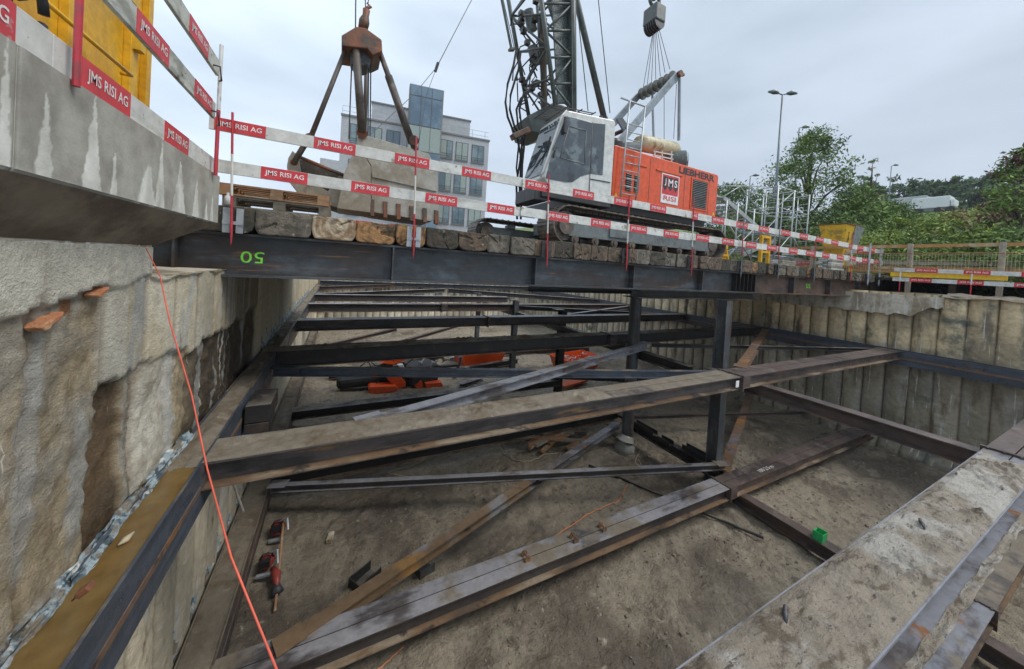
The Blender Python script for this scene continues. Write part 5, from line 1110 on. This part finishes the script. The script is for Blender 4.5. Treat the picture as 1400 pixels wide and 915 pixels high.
# small parts
def flbox(label,c,s,rz,mat,cat,name):
    r=thing(name,label,cat,c); w,d,h=s; ca,sa=math.cos(rz),math.sin(rz); T=lambda x,y,z:Vector((c[0]+x*ca-y*sa,c[1]+x*sa+y*ca,c[2]+z)); 
    for (x0,x1,y0,y1,z0,z1) in ((-w/2,w/2,-d/2,d/2,0,.02),(-w/2,w/2,-d/2,-d/2+.02,.021,h),(-w/2,w/2,d/2-.02,d/2,.021,h),(-w/2,-w/2+.02,-d/2+.021,d/2-.021,.021,h)):
        mb=MB(); mb.hexa([T(x0,y0,z0),T(x1,y0,z0),T(x1,y1,z0),T(x0,y1,z0),T(x0,y0,z1),T(x1,y0,z1),T(x1,y1,z1),T(x0,y1,z1)]); build('plate',mb,mat,r)
flbox('small grey steel bracket on the soil in front of the rusty diagonal, right one',(1.55,5.75,gf(1.55,5.75)),(.28,.26,.14),.3,'steel_post','bracket','steel_bracket')
flbox('small dark steel bracket half hidden under the rusty diagonal, left one',(.62,5.95,gf(.62,5.95)),(.42,.28,.18),.6,'steel_dark','bracket','steel_bracket')
mb=boxthing('','','',(.08,7.1,gf(.08,7.1)+.04),(.10,.22,.07),-.2,''); tag(build('wood_block',mb,'timber_pale',bevel=.008),'small pale wooden block lying alone on the soil near the tool bags','wood block')
GB_=thing('green_box','small bright green plastic box sitting on the brown lower longitudinal beam','box',(8.72,3.05,ZL-.275))
zb_=ZL-.27
for (a,b,c,d,e,f) in ((-.1,-.08,0,.1,.08,.02),(-.1,-.08,.021,-.085,.08,.17),(.085,-.08,.021,.1,.08,.17),(-.084,-.08,.021,.084,-.068,.15),(-.084,.068,.021,.084,.08,.15)):
    mb=MB(); mb.box(8.75+a,3.05+b,zb_+c,8.75+d,3.05+e,zb_+f); build('side',mb,'green_paint',GB_,bevel=.003)
mb=MB()
for k in range(7): mb.tube([(9.3+.05*k,7.0+.03*k,ZG+.05),(9.35+.05*k,7.15,ZG+.2),(9.5+.05*k,7.4,ZG+.06)],.022,6)
tag(build('green_net_roll',mb,'green_net',smooth=True),'crumpled dark green net on the soil between the two tall posts','net')
def toolbag(label,c,sc=1,lean=0):
    r=thing('tool_bag',label,'tool bag',c); x,y,z=c
    mb=MB(); mb.grid(14,10,lambda a,b:(x+.16*sc*math.cos(2*math.pi*a)*math.sin(math.pi*b)**.5*(1+.25*N3(a*6,b*6,x)),y+.2*sc*math.sin(2*math.pi*a)*math.sin(math.pi*b)**.5*(1+.25*N3(a*5,b*4,y)),z+.02+.30*sc*b)); build('bag',mb,'red_plastic',r,smooth=True)
    mb=MB(); mb.tube([(x-.1,y,z+.26*sc),(x-.05,y-.05,z+.42*sc),(x+.06,y-.04,z+.42*sc),(x+.1,y,z+.26*sc)],.015,6); mb.box(x-.08,y-.15,z+.2*sc,x+.06,y-.05,z+.32*sc); build('handle',mb,'black_rubber',r)
    mb=MB(); mb.cyl((x-.1,y-.22,z+.08),(x+.12,y-.26,z+.10),.035,10); mb.tube([(x+.05,y-.05,z+.3),(x+.15,y-.1,z+.35),(x+.18,y-.2,z+.2)],.02,6); build('tool',mb,'zinc',r)
toolbag('red and black tool bag beside the lower waler, the farther of two',(-.80,7.45,gf(-.8,7.45)),.75)
toolbag('red and black tool bag beside the lower waler, the nearer of two',(-.86,6.75,gf(-.86,6.75)),.7)
r=thing('red_grinder','red and dark blue power tool on the soil next to the nearer tool bag','power tool',(-.72,6.4,gf(-.72,6.4))); z=gf(-.72,6.4)
mb=MB(); mb.tube([(-.75,6.6,z+.1),(-.68,6.4,z+.16),(-.64,6.2,z+.12)],[.05,.07,.035],10); build('housing',mb,'red_plastic',r,smooth=True); mb=MB(); mb.tube([(-.66,6.25,z+.12),(-.62,6.15,z+.05)],[.05,.09],10); build('head',mb,'rope_dark',r,smooth=True)
# cables on the floor
def cable(label,pts,mat,r_=.014,name='cable',lift=.015):
    P_=[Vector((x,y,gf(x,y)+lift)) for x,y in pts]; out=[]
    for i in range(len(P_)-1):
        for k in range(6):
            t=k/6; a=P_[max(i-1,0)]; b=P_[i]; c=P_[i+1]; d=P_[min(i+2,len(P_)-1)]
            q=.5*((2*b)+(-a+c)*t+(2*a-5*b+4*c-d)*t*t+(-a+3*b-3*c+d)*t**3); q.z=gf(q.x,q.y)+lift; out.append(q)
    out.append(P_[-1]); mb=MB(); mb.tube(out,r_,6); tag(build(name,mb,mat,smooth=True),label,'cable')
def fl(u,v): p=at(u,v,z=ZG); return (p.x,p.y)
cable('thin tan cable curving over the soil left of the first tall post',[fl(*q) for q in ((640,600),(600,620),(560,640),(530,650),(560,655))],'cord_tan')
cable('pale cable looping on the soil below the timber offcuts',[fl(*q) for q in ((680,600),(690,620),(715,632),(740,625),(765,620),(760,635))],'cord_tan')
cable('orange cable trailing over the soil behind the double lower strut',[fl(*q) for q in ((858,665),(845,685),(820,698),(780,720),(752,738))],'rope_orange',.013)
cable('short orange cord on the soil near the bottom edge of the picture',[fl(*q) for q in ((552,884),(535,900),(520,915),(500,930))],'rope_orange',.009)
cable('tan cord around the foot of the first tall post',[fl(*q) for q in ((866,600),(875,615),(868,632),(880,640),(872,628))],'cord_tan',.012)
mb=MB(); mb.tube([(7.0,12.3,ZG+.1),(8.75,12.2,ZG+.4),(8.8,12.1,ZG+.9)],.01,6)
# red cord at left
mb=MB(); pts=[at(200,340,x=XL+.06),at(219,378,y=3.2),at(232,440,y=2.55),at(262,540,y=2.2),at(283,640,y=1.9),at(316,762,y=1.5),at(382,925,y=1.15)]; mb.tube(pts,.0034,8)
tag(build('rope',mb,'rope_red',smooth=True),'thin red rope sloping down across the left side, from the parapet to the bottom edge','rope')
# membrane strips
def memb(label,xw,y0,y1,z0,w,seed,mat='membrane'):
    mb=MB(); n=int((y1-y0)/.03)
    mb.grid(n,10,lambda a,b:((lambda y:(xw+.03+.07*b+.03*fbm(y,b,seed,4.),y,z0+w*(1-b)*(1+.6*N3(y,0,seed,1.6))+.03*fbm(y,b*1.5,seed+2,6.)))(y0+(y1-y0)*a)),flip=True)
    tag(build('membrane_strip',mb,mat,smooth=True),label,'membrane')
memb('crumpled blue white membrane between the left wall and the water filled trough',XL-.03,1.6,4.6,ZU-.03,.07,1)
memb('crumpled membrane along the far part of the left wall above the upper waler',XL-.07,8.2,20,ZU+.0,.35,4)
memb('dark blue white membrane behind the lower waler at the foot of the left wall',-1.60,1.5,9,ZL+.02,.35,7)
# bricks on the left wall
for i,(y,z,s,lb) in enumerate(((2.55,-.42,.075,'orange brick fragment under the pale concrete band at the left edge'),(2.95,-.31,.055,'orange brick fragment under the pale concrete band, the one farther right'))):
    mb=MB(); pf=[(-1,.1),(-.75,.45),(-.3,.35),(.2,.55),(.7,.4),(1.05,.55),(.8,.0),(.45,-.25),(.1,-.2),(-.3,-.6),(-.7,-.5)]
    mb.prism([(XL+.0,y+s*p_[0],z+s*.62*p_[1]+.25*s*p_[0]) for p_ in pf],(.065,0,0))
    tag(build('brick_fragment',mb,'brick_red',bevel=.008),lb,'brick')
mb=MB(); mb.bar(at(108,812,z=-1.75),at(125,800,z=-1.72),.05,.03); mb.tube([at(108,812,z=-1.75),at(98,822,z=-1.78)],.006,5); tag(build('anchor_bolt',mb,'grab_rust',bevel=.006),'rusty anchor bolt sticking out of the left wall above the trough','bolt')
mb=MB(); c=at(172,738,z=ZU-.01); mb.tube([c+Vector((-.02,-.04,0)),c,c+Vector((.02,.05,.01))],[.004,.022,.005],8); tag(build('floating_leaf',mb,'cord_tan',smooth=True),'small pale scrap floating on the brown water in the trough','scrap')
# stones
for i in range(0): pass
# ---------------------------------------------------------------- lamps
def lamp(label,u,v,d,ztop_extra=0,double=False,zb_=0):
    r_=fw+(u-PX)/F*rt-(v-PY)/F*up; r_=r_*(d/math.hypot(r_.x,r_.y)); x,y,zt=r_
    zb0=th(x,y); r=thing('street_lamp',label,'street lamp',(x,y,zb0)); mb=MB(); mb.tube([(x,y,zb0-.3),(x,y,zt-.1)],[.11,.055],10); build('pole',mb,'lamp_grey',r,smooth=True)
    side=Vector((fw.y,-fw.x,0)).normalized()
    for s in ((-1,1) if double else (1,)):
        mb=MB(); a=Vector((x,y,zt-.1)); mb.tube([a,a+side*s*.35+Vector((0,0,.12))],.04,8); mb.tube([a+side*s*.3+Vector((0,0,.11)),a+side*s*.6+Vector((0,0,.18)),a+side*s*1.0+Vector((0,0,.16))],[.08,.17,.06],10); build('lamp_head',mb,'lamp_grey',r,smooth=True)
lamp('tall street lamp with two heads, right of the crane above the trees',1070,128,30,double=True)
lamp('street lamp rising from behind the big leafy tree',1093,174,44)
lamp('distant street lamp in front of the wooded hill on the right',1219,226,75)
lamp('slim street lamp seen above the scaffold stairs',1026,240,48)
# ---------------------------------------------------------------- vegetation
rs=np.random.RandomState(3)
def leafmesh(name,centers,sizes,mi,mats,parent,aspect=.65,flat=0.):
    n=len(centers); a=rs.normal(size=(n,3)); a/=np.linalg.norm(a,axis=1)[:,None]; b=rs.normal(size=(n,3)); b-=(a*b).sum(1)[:,None]*a; b/=np.linalg.norm(b,axis=1)[:,None]
    s=np.asarray(sizes)[:,None]; C=np.asarray(centers)
    off=np.array(worldloc(parent)[:]) if parent else np.zeros(3)
    V=np.stack([C-a*s,C+b*s*aspect*.5-a*s*.1,C+a*s,C-b*s*aspect*.5-a*s*.1],1).reshape(-1,3)-off
    me=bpy.data.meshes.new(name); me.vertices.add(n*4); me.vertices.foreach_set('co',V.ravel()); me.loops.add(n*4); me.loops.foreach_set('vertex_index',np.arange(n*4)); me.polygons.add(n); me.polygons.foreach_set('loop_start',np.arange(n)*4); me.polygons.foreach_set('loop_total',np.full(n,4))
    for m in mats: me.materials.append(MATS[m])
    me.polygons.foreach_set('material_index',np.asarray(mi)); me.update(); me.validate()
    o=bpy.data.objects.new(name,me); COL.objects.link(o)
    if parent: o.parent=parent
    return o
def tree(label,x,y,h,rad,nclump,nleaf,leaf,mats,cat='tree',name='leafy_tree',z0=None,shape='round',low=.25,group=None,spread=.5,trunk=True):
    zb0=th(x,y) if z0 is None else z0; r=thing(name,label,cat,(x,y,zb0),group)
    cl=[]
    for i in range(nclump):
        t=rs.uniform(low,1)
        if shape=='round': w=math.sin(math.pi*min(1,max(.06,(t-low)/(1-low)*.86+.12)))**.7
        elif shape=='cone': w=(1-t)**.8*1.1+.04
        elif shape=='feather': w=(1-((t-low)/(1-low))**3)*.95+.08
        else: w=1-.3*t
        a=rs.uniform(0,6.283); q=rs.uniform(.25,1)**.5*rad*w*(1+.25*math.sin(a*3+x))
        cl.append((x+math.cos(a)*q,y+math.sin(a)*q,zb0+h*t*(1+rs.uniform(-.04,.04))))
    cl=np.array(cl)
    if trunk:
        mb=MB(); mb.tube([(x,y,zb0-.3),(x+.05*h*.1,y,zb0+h*.3),(x,y+.02*h,zb0+h*.6),(x,y,zb0+h*.92)],[h*.022+.03,h*.017+.02,h*.01+.015,.012],8)
        for i in range(0,nclump,max(1,nclump//16)):
            c=Vector(cl[i]); s=Vector((x,y,zb0+max(h*.15,(c.z-zb0)*.62))); mb.tube([s,s.lerp(c,.5)+Vector((0,0,.04*h)),c],[h*.008+.012,h*.005+.008,.006],6)
        build('trunk',mb,'bark',r,smooth=True)
    per=nleaf//nclump; pts=[];mi=[];sz=[]
    for c in cl:
        sp=rs.uniform(.5,1.2)*rad*spread*.55; k=int(per*rs.uniform(.5,1.5)); p=rs.normal(size=(k,3))*[sp*.5,sp*.5,sp*.34]+c; m0=rs.randint(0,len(mats)); pts.append(p); mi+= [m0 if rs.rand()<.7 else rs.randint(0,len(mats)) for _ in range(k)]; sz.append(rs.uniform(.6,1.2,k)*leaf)
    leafmesh('crown',np.concatenate(pts),np.concatenate(sz),mi,mats,r); return r
def dirpos(u,v,d):
    q=fw+(u-PX)/F*rt-(v-PY)/F*up; q=q*(d/math.hypot(q.x,q.y)); return q
def treeat(label,u,vtop,d,rad,ncl,nl,leaf,mats,**k):
    q=dirpos(u,vtop,d); zb0=th(q.x,q.y); return tree(label,q.x,q.y,max(1.5,q.z-zb0),rad,ncl,nl,leaf,mats,z0=zb0,**k)
A3=['leaf_a','leaf_b','leaf_c']
treeat('tall airy green tree with a feathery top beside the double lamp',1112,182,34,3.3,170,11500,.14,['leaf_a','leaf_b','leaf_a','leaf_c'],shape='feather',low=.12,spread=.42)
treeat('dark green shrub mass at the foot of the airy tree, left side',1072,262,31,2.4,60,7000,.14,['leaf_a','leaf_c','leaf_c'],name='shrub',cat='shrub',low=.1)
treeat('dark green tree visible between crane and scaffold stairs',1003,256,50,4.2,60,7000,.2,['leaf_c','leaf_a'],low=.15)
treeat('low green bush glimpsed through the scaffold stairs',1030,290,40,3.2,50,5000,.17,A3,name='shrub',cat='shrub',low=.1)
treeat('thin sapling with sparse pointed top right of the airy tree',1194,222,38,1.0,26,900,.13,['leaf_brown','leaf_a'],name='sapling',shape='cone',low=.3)
treeat('round mid green tree right of the airy tree',1170,274,36,3.0,70,8000,.16,['leaf_a','leaf_b','leaf_c'],low=.1)
treeat('dense dark green bush left of the white lorry',1200,277,42,2.6,80,9000,.17,['leaf_a','leaf_c','leaf_c'],low=.08)
treeat('yellow green bush directly below the white lorry',1232,302,34,1.9,50,5000,.13,['leaf_b','leaf_y'],name='shrub',cat='shrub',low=.08)
treeat('brownish dry bush right of the white lorry',1340,284,34,1.8,60,5200,.12,['leaf_brown','leaf_a','leaf_y'],name='shrub',cat='shrub',low=.1)
treeat('second brownish bush, nearer to the right picture edge',1352,298,28,1.9,44,3600,.11,['leaf_brown','leaf_a','leaf_brown'],name='shrub',cat='shrub',low=.1)
treeat('green tree with dark red leaf tips cut by the right picture edge',1402,208,24,1.3,50,6000,.11,['leaf_a','leaf_b','leaf_red'],low=.1,shape='feather')
treeat('small dark green bush behind the hopper',1150,312,27,1.8,50,5000,.12,['leaf_c','leaf_a'],name='shrub',cat='shrub',low=.05)
treeat('green bush above the mesh panel on the right bank',1276,310,30,1.8,50,5000,.12,['leaf_b','leaf_a','leaf_y'],name='shrub',cat='shrub',low=.05)
for i,(u,v,d,lb) in enumerate(((1225,318,24,'low leafy bush behind the fence near the mesh panel left end'),(1300,322,24,'low leafy bush behind the middle of the mesh panel'),(1350,322,22,'low leafy bush behind the fence left of the tall post'),(1390,318,22,'low leafy bush behind the fence at the right picture edge'),(1180,322,25,'low leafy bush just right of the hopper'))):
    treeat(lb,u,v,d,2.0,50,4500,.11,A3 if i%2 else ['leaf_a','leaf_b','leaf_y'],name='shrub',cat='shrub',low=.03,trunk=False)
# wooded ridge trees (each its own)
us=[1165,1182,1199,1222,1240,1256,1270,1284,1297,1310,1322,1334,1346,1358,1371,1384,1397,1410]
for i,u in enumerate(us):
    con=i in(9,12,13,16,8); d=128+ru(-8,12); v=246+ru(-6,6)-(5 if con else 0)
    wd=['first','second','third','fourth','fifth','sixth','seventh','eighth','ninth'][i if i<9 else 17-i]
    treeat(f'{"pointed dark conifer" if con else "rounded tree"} on the distant wooded ridge, {wd} from its {"left" if i<9 else "right"} end',u,v,d,3.6 if not con else 2.6,34,1900,.55,['leaf_conifer','leaf_c'] if con else ['leaf_far','leaf_c','leaf_far'],shape='cone' if con else 'round',low=.05,name='conifer' if con else 'leafy_tree',group='trees on the distant ridge')
# far wood below and behind as one mass
pts=[];
while len(pts)<26000:
    d=rs.uniform(105,300); a=math.atan2(rs.uniform(-.12,.62),1); x=d*math.cos(a); y=d*math.sin(a); g=th(x,y); k=4+3*N3(x,y,0,.07)
    pts.append((x,y,g+k*rs.uniform(.1,1.1)))
pts=np.array(pts); o=leafmesh('distant_wood',pts,rs.uniform(.35,.9,len(pts)),rs.randint(0,3,len(pts)),['leaf_far','leaf_c','leaf_conifer'],None); tag(o,kind='stuff'); o['label']='distant mixed wood covering the hillside on the right'; o['category']='wood'
# undergrowth on the slope as ground cover
pts=[]
while len(pts)<42000:
    x=rs.uniform(22,60); y=rs.uniform(-12,38); nz=N3(x,y,3,.22)
    if nz+.15<rs.uniform(-.4,.6): continue
    g=th(x,y); pts.append((x,y,g+rs.uniform(0,.35+.6*max(0,nz))))
pts=np.array(pts); o=leafmesh('undergrowth',pts,rs.uniform(.08,.22,len(pts)),rs.randint(0,3,len(pts)),['leaf_b','leaf_y','leaf_a'],None); tag(o,kind='stuff'); o['label']='green undergrowth covering the slope behind the fence'; o['category']='undergrowth'
# guard rail + lorry
q=dirpos(1225,300,60); r=thing('guard_rail','grey guard rail along the road on the slope below the white lorry','guard rail',(q.x,q.y,q.z-.7))
p0=dirpos(1200,297,64); p1=dirpos(1330,297,60); 
mb=MB(); mb.bar(p0,p1,.06,.32); build('rail',mb,'lamp_grey',r)
for k in range(12): c=p0.lerp(p1,k/11); mb=MB(); mb.bar(c,c-Vector((0,0,1.2)),.1,.1); build('post',mb,'lamp_grey',r)
LR=thing('lorry','long white lorry on the road above the green slope','lorry',dirpos(1270,290,84))
a=dirpos(1241,288,84); b=dirpos(1303,288,83); zt0=dirpos(1270,269,83).z; d=(b-a); d.z=0; l=d.length; d.normalize(); n=Vector((-d.y,d.x,0)); zb_=min(a.z,b.z)+.6
c=(a+b)/2; c.z=(zt0+zb_)/2; mb=MB(); mb.obox(c+n*1.2,d*l*.42,n*1.2,Vector((0,0,(zt0-zb_)/2))); build('trailer',mb,'vehicle_white',LR,bevel=.15)
mb=MB(); mb.obox(c+d*l*.47+n*1.2-Vector((0,0,.25)),d*l*.045,n*1.15,Vector((0,0,(zt0-zb_)/2-.3))); build('driver_cab',mb,'vehicle_white',LR,bevel=.2)
for t in (-.34,-.25,.2,.44):
    w=c+d*l*t; w.z=zb_-.4; mb=MB(); mb.cyl(w-n*.05,w+n*.3,.5,16); build('wheel',mb,'black_rubber',LR)
mb=MB(); q=c+n*1.2; q.z=zb_-.2; mb.obox(q,d*l*.4,n*1.0,Vector((0,0,.15))); build('chassis',mb,'lamp_grey',LR)
q=dirpos(1218,283,100); mb=MB(); mb.box(q.x,q.y-4.5,q.z-3,q.x+6,q.y+4.5,q.z+1.6); tag(build('low_building',mb,'facade',bevel=.1),'pale flat building partly hidden left of the white lorry','building')
# ---------------------------------------------------------------- world, sun, haze
w=bpy.data.worlds.new('World'); S.world=w; w.use_nodes=True; nt=w.node_tree; N=nt.nodes; L=nt.links
bg=N['Background']; bg.inputs[1].default_value=.094
SUN_EL,SUN_AZ=R(52),R(128)
sky=N.new('ShaderNodeTexSky'); sky.sky_type='NISHITA'; sky.sun_disc=False; sky.sun_elevation=SUN_EL; sky.sun_rotation=SUN_AZ; sky.air_density=1.; sky.dust_density=3.
hs=N.new('ShaderNodeHueSaturation'); hs.inputs['Saturation'].default_value=.35; L.new(sky.outputs[0],hs.inputs['Color'])
tc=N.new('ShaderNodeTexCoord')
sx=N.new('ShaderNodeSeparateXYZ'); L.new(tc.outputs['Generated'],sx.inputs[0])
mp=N.new('ShaderNodeMapping'); mp.inputs['Scale'].default_value=(1.2,1.2,3.5); L.new(tc.outputs['Generated'],mp.inputs[0])
nz=N.new('ShaderNodeTexNoise'); nz.inputs['Scale'].default_value=1.6; nz.inputs['Detail'].default_value=6; nz.inputs['Roughness'].default_value=.5; L.new(mp.outputs[0],nz.inputs['Vector'])
mr=N.new('ShaderNodeMapRange'); mr.inputs[1].default_value=.3; mr.inputs[2].default_value=.7; L.new(nz.outputs['Fac'],mr.inputs[0])
cr=N.new('ShaderNodeMix'); cr.data_type='RGBA'; L.new(mr.outputs[0],cr.inputs[0]); cr.inputs[6].default_value=(3.7,4.5,5.45,1); cr.inputs[7].default_value=(5.9,6.8,8.0,1)
# brighter cloud to the west (-x), darker to the east
dx=N.new('ShaderNodeMapRange'); dx.inputs[1].default_value=-.3; dx.inputs[2].default_value=1.; dx.inputs[3].default_value=1.28; dx.inputs[4].default_value=.82; L.new(sx.outputs[0],dx.inputs[0])
sc=N.new('ShaderNodeVectorMath'); sc.operation='SCALE'; L.new(cr.outputs[2],sc.inputs[0]); L.new(dx.outputs[0],sc.inputs['Scale'])
m2=N.new('ShaderNodeMix'); m2.data_type='RGBA'; m2.inputs[0].default_value=.88; L.new(hs.outputs[0],m2.inputs[6]); L.new(sc.outputs[0],m2.inputs[7]); L.new(m2.outputs[2],bg.inputs[0])
sd=bpy.data.lights.new('sun','SUN'); sd.energy=1.5; sd.angle=R(25); sd.color=(1,.96,.9); so=bpy.data.objects.new('sun',sd); COL.objects.link(so)
sdir=Vector((math.sin(SUN_AZ)*math.cos(SUN_EL),math.cos(SUN_AZ)*math.cos(SUN_EL),math.sin(SUN_EL))); so.rotation_euler=sdir.to_track_quat('Z','Y').to_euler(); so.location=(0,0,60)
vs=S.view_settings; vs.view_transform='Standard'; vs.look='None'; vs.exposure=.72; vs.gamma=1
S.render.engine='CYCLES'; S.cycles.max_bounces=6; S.cycles.diffuse_bounces=4

# haze: one even volume round everything
hz=bpy.data.materials.new('haze_air'); hz.use_nodes=True; hn=hz.node_tree; hn.nodes.remove(hn.nodes['Principled BSDF'])
pv=hn.nodes.new('ShaderNodeVolumePrincipled'); pv.inputs['Color'].default_value=(.86,.91,.97,1); pv.inputs['Density'].default_value=.0005; hn.links.new(pv.outputs[0],hn.nodes['Material Output'].inputs['Volume'])
MATS['haze_air']=hz
mb=MB(); mb.box(-1250,-1550,-40,2550,1850,190); tag(build('haze',mb,'haze_air'),kind='stuff')
